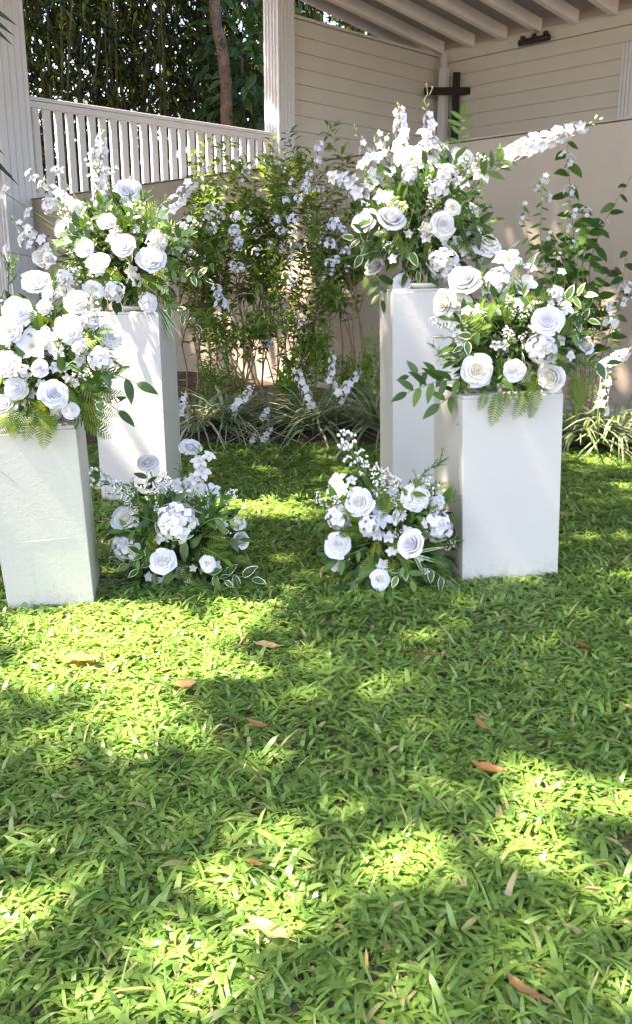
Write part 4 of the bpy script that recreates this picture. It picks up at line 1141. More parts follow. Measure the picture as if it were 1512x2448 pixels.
a.sprig([LV_VAR2, LV_VAR], ((1010, 1350), (1070, 1390)), 42, 5); a.sprig([LV_VAR2], ((970, 1350), (950, 1380)), 40, 3); a.leaf(LV_STRAP, 990, 1330, 1085, 1340, dd1=0); a.leaf(LV_STRAP, 985, 1320, 1040, 1395); a.leaf(LV_STRAP, 985, 1325, 1060, 1300)
a.ring([a.fern, lambda x, y, tx, ty, dd=None: a.sprig(LV_DARK, ((x, y), (tx, ty)), 40, 5, dd), a.fine], 20, -30, 210, 0.3, (0.6, 0.95))
a.ring([a.fern, lambda x, y, tx, ty, dd=None: a.sprig(LV_MID, ((x, y), (tx, ty)), 38, 4, dd)], 9, 195, 345, 0.4, (0.8, 1.0))
a.sprinkle(10, 16, 18); a.ring([a.fern], 9, 190, 350, 0.45, (0.75, 1.0)); a.ring([a.fern, lambda x, y, tx, ty, dd=None: a.sprig(LV_MID, ((x, y), (tx, ty)), 36, 5, dd)], 10, 0, 180, 0.4, (0.7, 0.95))

#=================================================================== PLANTING BED
def clump(label, x, y, D, n, L, spread=1.0, seed=0):
    rn = np.random.default_rng(seed)
    base = P(x, y, D); base.z = 0.03
    e = empty('striped_grass_clump', base)
    tag(e, label, 'grass plant', 'striped grass clumps in the bed')
    mb = MB()
    for k in range(n):
        az = rn.uniform(0, 2 * PI)
        ln = L * rn.uniform(0.6, 1.15)
        up = rn.uniform(0.5, 1.25)
        d = V(math.cos(az), math.sin(az), 0)
        w = rn.uniform(0.007, 0.014)
        s_ = V(-math.sin(az), math.cos(az), 0) * w
        p = d * rn.uniform(0, 0.05) + V(0, 0, 0)
        pts = []
        for i in range(6):
            t = i / 5
            pts.append(p + d * ln * spread * (math.cos(up) * t + 0.30 * t * t) + V(0, 0, ln * (math.sin(up) * t - 0.62 * t * t)))
        vs_ = []
        for i, q_ in enumerate(pts):
            ww = (1 - (i / 5) ** 2) * 0.9 + 0.08
            vs_ += [q_ - s_ * ww, q_ + s_ * ww]
        mb.add(vs_, [(2 * i, 2 * i + 1, 2 * i + 3, 2 * i + 2) for i in range(5)], 0, float(rn.random()) ** 0.6)
    mb.build('blades', 'liriope', e)
    return e
cl = [('striped grass clump just right of the rear left pedestal', 470, 5.75, 130, 0.50), ('striped grass clump under the leaning white spike', 545, 5.85, 150, 0.55), ('small striped grass clump between the two middle clumps', 650, 6.2, 80, 0.42),
      ('striped grass clump in the middle of the bed', 752, 5.8, 170, 0.56), ('striped grass clump fanning out beside the rear right pedestal', 915, 5.75, 170, 0.62), ('striped grass clump right of the foremost pedestal', 1390, 5.35, 150, 0.48),
      ('striped grass clump at the right picture edge', 1480, 5.35, 140, 0.5),]
for i, (lb_, x, D, n, L) in enumerate(cl): clump(lb_, x, 1000, D, int(n * 1.1), L * 1.4, 1.0, i)

def leafy(name, label, cat, group, base, stems, tmpl, mat, Ls, per, tint=(0.0, 1.0), start=0.35, stem_r=0.006, seed=0, wh=3, droop=0.1, stem_mat='twig', rosette=False):
    """a shrub: each woody stem runs from the base to its own tip and carries leaves"""
    rn = random.Random(seed)
    e = empty(name, base)
    tag(e, label, cat, group)
    mb = MB()
    pos, dr, nm, ln, ti = [], [], [], [], []
    mains = []
    for tip in stems:
        tip = Vector(tip) - base
        if len(mains) < 6: root = V(rn.uniform(-.15, .15), rn.uniform(-.08, .08), 0)
        else:
            best = min(mains, key=lambda m_: (m_[8] - tip).length + rn.uniform(0, 0.4))
            root = best[rn.randint(3, 7)].copy()
        ctrl = root.lerp(tip, 0.45) + V(rn.uniform(-.16, .16), rn.uniform(-.12, .12), 0.15 * (tip - root).length)
        n = 10
        pts = []
        for i in range(n + 1):
            t = i / n
            pts.append(root * (1 - t) ** 2 + ctrl * 2 * t * (1 - t) + tip * t * t + V(rn.uniform(-1, 1), rn.uniform(-1, 1), 0) * 0.012)
        sr = stem_r if len(mains) < 6 else stem_r * 0.6
        if len(mains) < 6: mains.append(pts)
        mb.tube(pts, [sr * (1 - 0.75 * i / n) for i in range(n + 1)], 5)
        for k in range(per):
            t = start + (1 - start) * (k / max(per - 1, 1)) ** 0.85
            j = min(int(t * n), n - 1)
            q_ = pts[j].lerp(pts[j + 1], t * n - j)
            ax = (pts[j + 1] - pts[j]).normalized()
            for w in range(wh):
                an = rn.uniform(0, 6.28)
                o_ = ax.orthogonal().normalized()
                o_ = Matrix.Rotation(an, 3, ax) @ o_
                dv = o_ + ax * rn.uniform(0.1, 0.8)
                pos.append(q_ + o_ * rn.uniform(0, 0.04)); dr.append(dv)
                nm.append(V(rn.uniform(-.4, .4), rn.uniform(-.6, .2), 1)); ln.append(rn.uniform(*Ls)); ti.append(rn.uniform(*tint))
    mb.build('stems', stem_mat, e)
    m3 = np_frames(np.array([tuple(d) for d in dr]), np.array([tuple(d) for d in nm])) * np.array(ln)[:, None, None]
    tag(scatter('foliage', *tmpl, m3, np.array([tuple(p) for p in pos]), np.array(ti), mat, e, smooth=True), kind='stuff')
    return e
def cluster(e, p, d_px, n, meshes, rn, name='flower_cluster'):
    """round head of small blossoms on a shrub"""
    base = e.location
    sc = d_px * MPP(p) / 2
    mb = MB(); mb.tube([(0, 0, -0.9), (0, 0, 0.1)], [0.06, 0.1], 5)
    o = mb.build(name, 'stem', e, mat4(frame(TOCAM(p) * 0.5 + V(rn.uniform(-.4, .4), 0, 0.6)), p - base, sc))
    for k in range(n):
        zc = 1 - (k + 0.5) * 1.3 / n
        ph = k * 2.4 + rn.uniform(-.3, .3)
        rr = math.sqrt(max(0, 1 - zc * zc))
        nn = V(rr * math.cos(ph), rr * math.sin(ph), zc)
        link('blossom', rn.choice(meshes), o, mat4(frame(nn + V(rn.uniform(-.3, .3), rn.uniform(-.3, .3), 0.1), rn.uniform(0, 6)), nn * rn.uniform(0.55, 0.85), rn.uniform(0.42, 0.55)))
    return o
rn = random.Random(5)
def tips(cx, cy, rx, ry, n, D, dd=0.35):
    out = []
    for k in range(n):
        an = rn.uniform(0, 6.28); q_ = math.sqrt(rn.random())
        out.append(P(cx + rx * q_ * math.cos(an), cy + ry * q_ * math.sin(an), D + rn.uniform(-dd, dd)))
    return out
GB = 0.03
def gbase(x, D):
    p = P(x, 1000, D); p.z = GB
    return p
sh1 = leafy('flowering_shrub', 'leafy flowering shrub in the middle of the bed left of the sunlit wall streaks', 'shrub', 'flowering shrubs along the wall', gbase(585, 6.7),
            tips(545, 520, 140, 200, 36, 6.6), leaf_tmpl(0.42, 0.1, 0.25, 3), 'plumb_leaf', (0.05, 0.10), 11, (0.1, 1.0), 0.45, 0.007, 1, 4)
sh1b = leafy('flowering_shrub', 'bright leafy shrub rising above the wall below the second pavilion column', 'shrub', 'flowering shrubs along the wall', gbase(660, 6.9),
             tips(665, 480, 115, 150, 26, 6.9), leaf_tmpl(0.42, 0.1, 0.25, 3), 'plumb_leaf', (0.05, 0.10), 12, (0.15, 1.0), 0.5, 0.007, 2, 4)
sh2 = leafy('flowering_shrub', 'thin brown stemmed shrub left of the rear right pedestal', 'shrub', 'flowering shrubs along the wall', gbase(860, 6.2),
            tips(800, 530, 95, 190, 32, 6.3) + [P(690, 320, 6.3), P(790, 310, 6.3), P(735, 365, 6.3)], leaf_tmpl(0.34, 0.1, 0.25, 3), 'plumb_leaf', (0.045, 0.085), 13, (0.0, 0.8), 0.45, 0.007, 3, 4)
shL = leafy('flowering_shrub', 'leafy shrub behind the right side of the rear left arrangement', 'shrub', 'flowering shrubs along the wall', gbase(500, 6.5),
             tips(480, 600, 75, 170, 22, 6.4), leaf_tmpl(0.42, 0.1, 0.25, 3), 'plumb_leaf', (0.05, 0.09), 13, (0.0, 0.9), 0.4, 0.007, 41, 4)
shM = leafy('flowering_shrub', 'low fine leaved shrub filling the middle of the bed before the wall', 'shrub', 'flowering shrubs along the wall', gbase(700, 6.3),
             tips(700, 720, 120, 190, 24, 6.3), leaf_tmpl(0.40, 0.1, 0.25, 3), 'plumb_leaf', (0.04, 0.08), 10, (0.1, 1.0), 0.4, 0.006, 42, 4)
sh3 = leafy('flowering_shrub', 'sparse low shrub with dark forked stems in front of the wall', 'shrub', 'flowering shrubs along the wall', gbase(610, 6.1),
            tips(620, 740, 150, 90, 14, 6.2) , leaf_tmpl(0.42, 0.1, 0.2, 3), 'plumb_leaf', (0.05, 0.10), 7, (0.1, 0.9), 0.65, 0.010, 4, 5)
for (x, y, d) in ((493, 505, 46), (496, 540, 50), (532, 516, 36), (564, 520, 44), (562, 545, 40), (578, 562, 36), (572, 585, 34), (552, 630, 34), (570, 632, 34), (511, 682, 46), (518, 700, 36), (533, 718, 46)): cluster(sh1, P(x, y, 6.15 + rn.uniform(-.1, .1)) + V(rn.uniform(-.03, .03), 0, rn.uniform(-.03, .03)), d * rn.uniform(0.65, 0.95), 9, PLUM, rn)
for (x, y, d) in ((664, 525, 40), (674, 545, 36), (708, 530, 40), (712, 556, 36), (680, 594, 36), (700, 596, 36), (714, 588, 40), (690, 476, 36), (704, 466, 38), (718, 450, 40), (730, 436, 38), (738, 424, 30)): cluster(sh1b, P(x, y, 6.2 + rn.uniform(-.1, .1)) + V(rn.uniform(-.03, .03), 0, rn.uniform(-.03, .03)), d * rn.uniform(0.65, 0.95), 9, PLUM, rn)
for (x, y, d) in ((755, 380, 40), (772, 365, 44), (803, 538, 46), (792, 578, 42), (796, 612, 40), (818, 606, 40), (790, 640, 34), (700, 620, 24), (824, 560, 34)): cluster(sh2, P(x, y, 5.8 + rn.uniform(-.1, .1)) + V(rn.uniform(-.03, .03), 0, rn.uniform(-.03, .03)), d * rn.uniform(0.65, 0.95), 7, PLUM, rn)
for (e_, cx_, cy_, rx_, ry_, n_) in ((sh1, 545, 520, 120, 170, 16), (sh1b, 665, 490, 100, 140, 14), (sh2, 800, 540, 80, 170, 16), (shL, 480, 600, 60, 140, 9), (shM, 700, 720, 100, 140, 8)):
    for p_ in tips(cx_, cy_, rx_, ry_, n_, 6.05, 0.2): cluster(e_, p_, rn.uniform(16, 27), rn.randint(3, 5), PLUM, rn)
# lime shrublets low in the bed
for i, (lb_, x, y, D) in enumerate((('lime green shrublet right of the rear left pedestal', 520, 885, 6.1), ('lime green shrublet with a tall shoot in the middle of the bed', 760, 830, 6.1), ('lime green shrublet peeping out beside the rear right pedestal', 915, 845, 5.9), ('lime green shrublet low behind the middle grass clump', 690, 950, 6.0), ('lime green shrublet behind the fanning grass clump', 860, 900, 6.2), ('lime green shrublet behind the trailing ferns on the right', 1425, 760, 5.6))):
    leafy('lime_shrublet', lb_, 'shrub', 'lime shrublets', gbase(x, D), tips(x, y, 45, 70, 12, D, 0.12), leaf_tmpl(0.45, 0.1, 0.1, 2), 'lime_leaf', (0.025, 0.05), 12, (0.0, 1.0), 0.3, 0.004, 20 + i, 4, stem_mat='stem')
# free-standing white flower sprays stuck in the bed
sp = [('leaning white flower spray over the left grass clump', 552, 985, 607, 922, 34, 14, 5.6), ('tall white flower spray leaning left over the middle grass clump', 748, 985, 703, 872, 34, 17, 5.6), ('short white flower spray beside the left ground arrangement', 628, 1010, 642, 960, 30, 8, 5.6),
      ('small upright white flower spray behind the middle grass clump', 794, 925, 797, 843, 30, 12, 5.8), ('white flower spray leaning right beside the rear right pedestal', 806, 955, 864, 888, 34, 14, 5.6), ('white flower spray low on the lawn edge', 622, 1058, 652, 1018, 30, 9, 5.5), ('smallest white flower spray touching the lawn', 604, 1062, 612, 1035, 28, 6, 5.5), ('white flower spray half hidden by the rear left pedestal', 432, 1000, 440, 935, 34, 10, 5.5),
      ('sunlit white flower spray at the right picture edge', 1440, 880, 1508, 838, 44, 18, 5.0), ('white flower spray below the variegated leaf at the right edge', 1436, 985, 1456, 890, 44, 10, 5.1)]
for lb_, x0, y0, x1, y1, w, n, D in sp:
    p0 = P(x0, y0, D); p1 = P(x1, y1, D)
    e = empty('flower_spray', V(p0.x, p0.y, 0.03))
    tag(e, lb_, 'flower spray', 'white flower sprays in the bed')
    mb = MB(); mb.tube([(0, 0, -0.02), p0 - e.location], [0.004, 0.003], 5); mb.build('stem', 'stem', e)
    spike(e, e.location, p0, p1, w, n, 0, 2, rn)
# right hand: big leaved plant and phlox-like sprays before the wall
DR = 5.55
e = empty('broad_leaved_shrub', gbase(1400, DR + 0.05))
tag(e, 'tall shrub with broad dark green leaves before the wall on the right', 'shrub')
def stem_with_leaves(e, pts_px, D, Lpx, n, start=0.1, mesh=None, mat='twig', r=0.005):
    pts = [Vector(e.location) if q_ is None else P(*q_, D) for q_ in pts_px]
    fine_ = []
    for i in range(len(pts) - 1):
        for t in np.linspace(0, 1, 6)[:-1]: fine_.append(pts[i].lerp(pts[i + 1], float(t)) + V(rn.uniform(-1, 1), rn.uniform(-1, 1), 0) * 0.006)
    fine_.append(pts[-1])
    mb = MB(); mb.tube([p - e.location for p in fine_], [r * (1 - 0.7 * i / len(fine_)) for i in range(len(fine_))], 5)
    o = mb.build('stem', mat, e)
    for k in range(n):
        t = start + (1 - start) * k / max(1, n - 1)
        f_ = t * (len(fine_) - 1); j = min(int(f_), len(fine_) - 2)
        q_ = fine_[j].lerp(fine_[j + 1], f_ - j)
        s_ = 1 if k % 2 else -1
        d = V(s_ * rn.uniform(0.5, 1), rn.uniform(-0.8, 0.3), rn.uniform(-0.75, 0.35))
        link('leaf', mesh or LV_BIG, o, mat4(along(d, V(rn.uniform(-.3, .3), -0.9, 0.8)), q_ - e.location, Lpx * MPP(q_) * rn.uniform(0.7, 1.2) * (1 - 0.3 * t)))
stem_with_leaves(e, [None, (1385, 800), (1372, 560), (1358, 340)], DR, 62, 18, 0.35)
stem_with_leaves(e, [None, (1400, 820), (1410, 640), (1440, 540), (1512, 420)], DR, 50, 16, 0.3)
stem_with_leaves(e, [None, (1370, 800), (1350, 650), (1330, 560)], DR, 62, 12, 0.4)
stem_with_leaves(e, [None, (1420, 800), (1430, 690), (1470, 640)], DR, 56, 10, 0.4)
stem_with_leaves(e, [None, (1395, 800), (1395, 600), (1410, 540)], DR - 0.1, 64, 14, 0.4)
stem_with_leaves(e, [None, (1360, 820), (1320, 700), (1295, 590)], DR, 46, 9, 0.5)
stem_with_leaves(e, [None, (1440, 850), (1480, 740), (1500, 600)], DR, 46, 9, 0.4)
e2 = empty('phlox_plant', gbase(1320, DR - 0.2))
tag(e2, 'slender green plant with scattered small white flowers beside the broad leaved shrub', 'flowering plant')
for pts_, n in (([None, (1310, 700), (1296, 560), (1298, 420)], 24), ([None, (1350, 700), (1355, 560), (1365, 450)], 24), ([None, (1300, 720), (1270, 600), (1252, 495)], 16), ([None, (1380, 720), (1385, 600), (1395, 505)], 16), ([None, (1335, 720), (1330, 640), (1318, 560)], 14), ([None, (1460, 850), (1470, 760), (1490, 700)], 14)):
    stem_with_leaves(e2, pts_, DR - 0.2, 30, n, 0.3, LV_RUSC, 'stem', 0.004)
for (x, y, d, n) in ((1305, 428, 34, 5), (1283, 451, 24, 3), (1310, 474, 28, 4), (1362, 456, 34, 4), (1256, 490, 24, 2), (1250, 526, 26, 3), (1376, 509, 30, 3), (1402, 508, 32, 3), (1356, 546, 28, 3), (1315, 563, 28, 3), (1366, 583, 26, 2), (1306, 640, 32, 3), (1335, 611, 22, 2), (1499, 692, 44, 6), (1490, 722, 36, 4), (1456, 733, 36, 5), (1462, 770, 46, 6), (1520, 706, 40, 5)):
    cluster(e2, P(x, y, DR - 0.3 + rn.uniform(-.06, .06)), d, n + 1, BLOS, rn)
for (x, y, d, n) in ((1359, 383, 46, 4), (1446, 536, 34, 2)): cluster(e, P(x, y, DR - 0.1), d, n, BLOS, rn)
# grey stones at the right edge of the bed
for i, (lb_, x, y, D, r_) in enumerate((('grey rounded stone at the right edge of the bed, the upper one', 1500, 975, 5.65, 0.11), ('grey flat stone at the right edge of the bed, the lower one', 1515, 1000, 5.45, 0.10))):
    p = P(x, y, D); p.z = r_ * 0.3
    mb = MB(); vs_, fs = [], []
    for a_i in range(9):
        for b_i in range(12):
            th = PI * a_i / 8; ph = 2 * PI * b_i / 12
            d = V(math.sin(th) * math.cos(ph), math.sin(th) * math.sin(ph), math.cos(th))
            rr = r_ * (1 + 0.25 * mnoise.noise(d * 1.7 + V(i * 5, 0, 0)))
            vs_.append(V(d.x * rr * 1.3, d.y * rr, d.z * rr * 0.6))
    fs = [(a_i * 12 + b_i, (a_i + 1) * 12 + b_i, (a_i + 1) * 12 + (b_i + 1) % 12, a_i * 12 + (b_i + 1) % 12) for a_i in range(8) for b_i in range(12)]
    mb.add(vs_, fs)
    o = mb.build('stone', 'stone'); o.location = p
    tag(o, lb_, 'stone', 'stones in the bed')

#=================================================================== TREES BEHIND THE PAVILION
def trunk_mesh(pts, radii, n=10, wob=0.06):
    mb = MB(); mb.tube(pts, radii, n)
    return mb
def crown_points(n, c, r, rg):
    d = rg.normal(size=(n, 3)); d /= np.linalg.norm(d, axis=1, keepdims=True)
    rad = rg.random(n) ** 0.45
    return np.array(c) + d * rad[:, None] * np.array(r), d
def bamboo(label, base, h, spread, nl, seed, leaf=(0.16, 0.34), group='bamboo clumps behind the pavilion', zmin=1.6):
    rg = np.random.default_rng(seed)
    e = empty('bamboo_clump', base)
    tag(e, label, 'bamboo', group)
    mb = MB()
    P_, D_, L_ = [], [], []
    for k in range(14):
        az = rg.uniform(0, 2 * PI); r_ = rg.uniform(0.1, 0.5)
        root = V(math.cos(az) * r_, math.sin(az) * r_, 0)
        tip = V(math.cos(az) * spread * rg.uniform(0.4, 1.0), math.sin(az) * spread * rg.uniform(0.4, 1.0), h * rg.uniform(0.8, 1.1))
        pts = [root + (tip - root) * t + V(0, 0, 0.10 * h * math.sin(PI * t)) for t in np.linspace(0, 1, 9)]
        mb.tube(pts, [0.035 * (1 - 0.8 * i / 8) for i in range(9)], 6)
        m_ = nl // 14
        t = rg.uniform(0.12, 1, m_)
        arr = np.array([tuple(p) for p in pts])
        f_ = t * 8; j = np.minimum(f_.astype(int), 7)
        pp = arr[j] + (arr[j + 1] - arr[j]) * (f_ - j)[:, None]
        # leaves hang in small sprays round the culm
        off = rg.normal(size=(m_, 3)) * np.array([0.45, 0.45, 0.35])
        P_.append(pp + off)
        D_.append(off * 0.6 + rg.normal(size=(m_, 3)) * 0.35 + np.array([0, 0, -0.55]))
        L_.append(rg.uniform(*leaf, m_))
    mb.build('culms', 'culm', e)
    P_ = np.concatenate(P_); D_ = np.concatenate(D_); L_ = np.concatenate(L_)
    nm = rg.normal(size=P_.shape) + np.array([0, -0.3, 0.6])
    m3 = np_frames(D_, nm) * L_[:, None, None]
    m3[:, :, 0] *= 1.5
    ti = rg.random(len(P_)) ** 3.5
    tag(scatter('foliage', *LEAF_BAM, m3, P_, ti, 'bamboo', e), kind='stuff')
    return e
def at(x, D, z=0.0):
    p = P(x, 600, D); p.z = z
    return p
bl = ['dark bamboo clump seen right of the corner column', 'bamboo clump above the left balusters', 'bamboo clump with sunlit leaves left of the tree trunk', 'bamboo clump directly behind the tree trunk', 'bamboo clump behind the second pavilion column', 'bamboo clump showing above the side wall', 'bamboo clump behind the corner column at the left edge', 'distant bamboo clump behind the left balusters', 'distant bamboo clump behind the trunk', 'distant bamboo clump beyond the side wall']
for i, (x, D, h, s_, nl) in enumerate(((120, 17.5, 8.5, 2.2, 4600), (270, 18.5, 9.0, 2.3, 5200), (400, 19.0, 9.0, 2.2, 4600), (540, 20.5, 9.5, 2.3, 4200), (650, 21.5, 9.5, 2.3, 4200), (800, 23.5, 11, 2.6, 4200), (-60, 17.0, 8.5, 2.2, 4200), (200, 22.0, 11, 2.8, 4600), (460, 24.0, 11, 2.8, 4600), (930, 26.0, 12, 3.0, 4200))):
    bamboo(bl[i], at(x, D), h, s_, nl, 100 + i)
# dense trees added out of view to block skylight from the wall and pavilion
for k, (lb_, x, y, h, r_) in enumerate((('unseen tree added left of the lawn to block skylight, the nearest', -5.2, 3.4, 3.2, 1.3), ('unseen tree added left of the lawn to block skylight, the middle one', -6.1, 6.2, 5.6, 1.9), ('unseen tree added left of the lawn to block skylight, by the wall', -7.4, 9.0, 7.6, 2.2), ('unseen tree added at the left end of the wall to block skylight', -8.6, 12.2, 8.0, 2.4))):
    e = empty('light_blocking_tree', (x, y, 0))
    tag(e, lb_, 'tree', 'added light blocking trees left of the lawn')
    mb = MB(); mb.tube([(0, 0, -0.1), (0.05, 0, 1.2), (0, 0.05, h * 0.8)], [0.12, 0.1, 0.04], 8); mb.build('trunk', 'bark', e)
    rg = np.random.default_rng(300 + k)
    pp, dd_ = crown_points(5200, (0, 0, h * 0.55), (r_, r_, h * 0.52), rg)
    m3 = np_frames(dd_ + rg.normal(size=dd_.shape) * 0.6, rg.normal(size=dd_.shape) * 0.6 + np.array([0, 0, 1])) * rg.uniform(0.14, 0.28, len(pp))[:, None, None]
    tag(scatter('crown', *LEAF_LOW, m3, pp, rg.random(len(pp)), 'broad_tree', e), kind='stuff')
# unseen tree added so its crown keeps sun and sky off the bamboo
e = empty('bamboo_shading_tree', (-9.5, 19.0, 0))
tag(e, 'unseen tall tree added to shade the bamboo', 'tree')
rg = np.random.default_rng(400)
pp, dd_ = crown_points(15000, (4.2, 0.5, 11.2), (8.5, 6.0, 1.7), rg)
m3 = np_frames(dd_ + rg.normal(size=dd_.shape) * 0.6, rg.normal(size=dd_.shape) * 0.5 + np.array([0, 0, 1])) * rg.uniform(0.3, 0.55, len(pp))[:, None, None]
tag(scatter('crown', *LEAF_LOW, m3, pp, rg.random(len(pp)), 'broad_tree', e), kind='stuff')
mb = MB(); mb.tube([(0, 0, -0.1), (0.2, 0, 4), (0.6, 0, 8), (1.5, 0.2, 11)], [0.3, 0.26, 0.2, 0.1], 10)
for k in range(6): mb.tube([(0.6, 0, 8 + 0.2 * k), (3 + k * 0.7, rg.uniform(-2, 2), 10.2), (5 + 1.2 * k, rg.uniform(-4, 4), 11.3)], [0.1, 0.07, 0.03], 7)
mb.build('trunk', 'bark', e)
# the bare trunk
tD = 17.6
e = empty('tree', at(548, tD))
tag(e, 'tree with a bare reddish brown trunk behind the balustrade', 'tree')
tp = [at(548, tD), P(545, 470, tD), P(545, 300, tD), P(540, 200, tD), P(528, 120, tD), P(520, 60, tD), P(512, 0, tD), P(508, -100, tD), P(500, -300, tD)]
mb = MB(); mb.tube([p - e.location + V(0.03 * math.sin(i * 2.1), 0, 0) for i, p in enumerate(tp)], [0.15, 0.135, 0.115, 0.11, 0.115, 0.10, 0.10, 0.10, 0.09], 12)
mb.build('trunk', 'bark', e)
rg = np.random.default_rng(77)
c = (0.2, 0.3, 9.2)
pp, dd_ = crown_points(3600, c, (2.6, 2.4, 1.8), rg)
m3 = np_frames(dd_ + rg.normal(size=dd_.shape) * 0.6, rg.normal(size=dd_.shape) * 0.6 + np.array([0, 0, 1])) * rg.uniform(0.18, 0.34, len(pp))[:, None, None]
tag(scatter('crown', *LEAF_LOW, m3, pp, rg.random(len(pp)), 'broad_tree', e), kind='stuff')
# broad leaved small tree right of the trunk
e = empty('broad_leaf_tree', at(590, 18.4))
tag(e, 'small tree with large bluish green leaves between trunk and column', 'tree')
mb = MB(); mb.tube([(0, 0, 0), (0.05, 0, 2.5), (-0.05, 0, 5.2)], [0.08, 0.07, 0.03], 8); mb.build('trunk', 'bark', e)
pp, dd_ = crown_points(520, (0.15, 0, 4.9), (1.0, 0.9, 1.9), rg)
m3 = np_frames(dd_ + rg.normal(size=dd_.shape) * 0.5 + np.array([0, -0.2, -0.35]), rg.normal(size=dd_.shape) * 0.5 + np.array([0, -0.5, 1])) * rg.uniform(0.25, 0.5, len(pp))[:, None, None]
tag(scatter('crown', *LEAF, m3, pp, rg.random(len(pp)), 'broad_tree', e, smooth=True), kind='stuff')
# far wood closing the view
rg = np.random.default_rng(5)
N = 16000
ang = rg.uniform(-0.9, 0.75, N)
rad = rg.uniform(27, 34, N)
pp = np.stack([rad * np.sin(ang), rad * np.cos(ang), rg.uniform(0, 12.5, N) ** 1.0], axis=1)
m3 = np_frames(rg.normal(size=(N, 3)) + np.array([0, 0, -0.4]), rg.normal(size=(N, 3))) * rg.uniform(0.5, 1.1, N)[:, None, None]
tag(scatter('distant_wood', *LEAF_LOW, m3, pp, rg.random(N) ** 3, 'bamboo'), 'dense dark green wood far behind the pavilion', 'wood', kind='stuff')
# palm at the left edge: only a few dark pointed leaflets reach into the picture
e = empty('palm_plant', P(-130, 900, 6.5)); e.location.z = 0.03
tag(e, 'dark palm whose pointed leaf tips poke in at the left edge', 'palm')
def palm_leaf(p0, p1, w):
    d = p1 - p0
    s_ = d.cross(TOCAM(p0)).normalized() * w
    mb = MB()
    vs_ = []
    for i in range(7):
        t = i / 6
        q_ = p0 + d * t + V(0, 0, -0.12 * d.length * t * t)
        ww = math.sin(PI * (0.15 + 0.85 * t)) * 0.9 + 0.05 * (1 - t)
        vs_ += [q_ - e.location - s_ * ww, q_ - e.location + V(0, -0.004, 0), q_ - e.location + s_ * ww]
    mb.add(vs_, [(3 * i + j, 3 * i + j + 1, 3 * i + j + 4, 3 * i + j + 3) for i in range(6) for j in range(2)])
    mb.build('leaf', 'palm', e)
for (x0, y0, x1, y1) in ((-110, -30, 40, 36), (-110, -10, 34, 62), (-110, 0, 30, 84), (-110, 300, 44, 418), (-110, 330, 30, 400), (-110, 260, 10, 350), (-110, -60, -40, 70), (-110, 330, -20, 470), (-110, 10, -60, 110)):
    palm_leaf(P(x0, y0, 6.5), P(x1, y1, 6.3), 0.024)
mb = MB(); mb.tube([(0, 0, 0), P(-125, 400, 6.5) - e.location, P(-115, -20, 6.5) - e.location, P(-110, -60, 6.5) - e.location], [0.06, 0.05, 0.04, 0.02], 8); mb.build('trunk', 'bark', e)

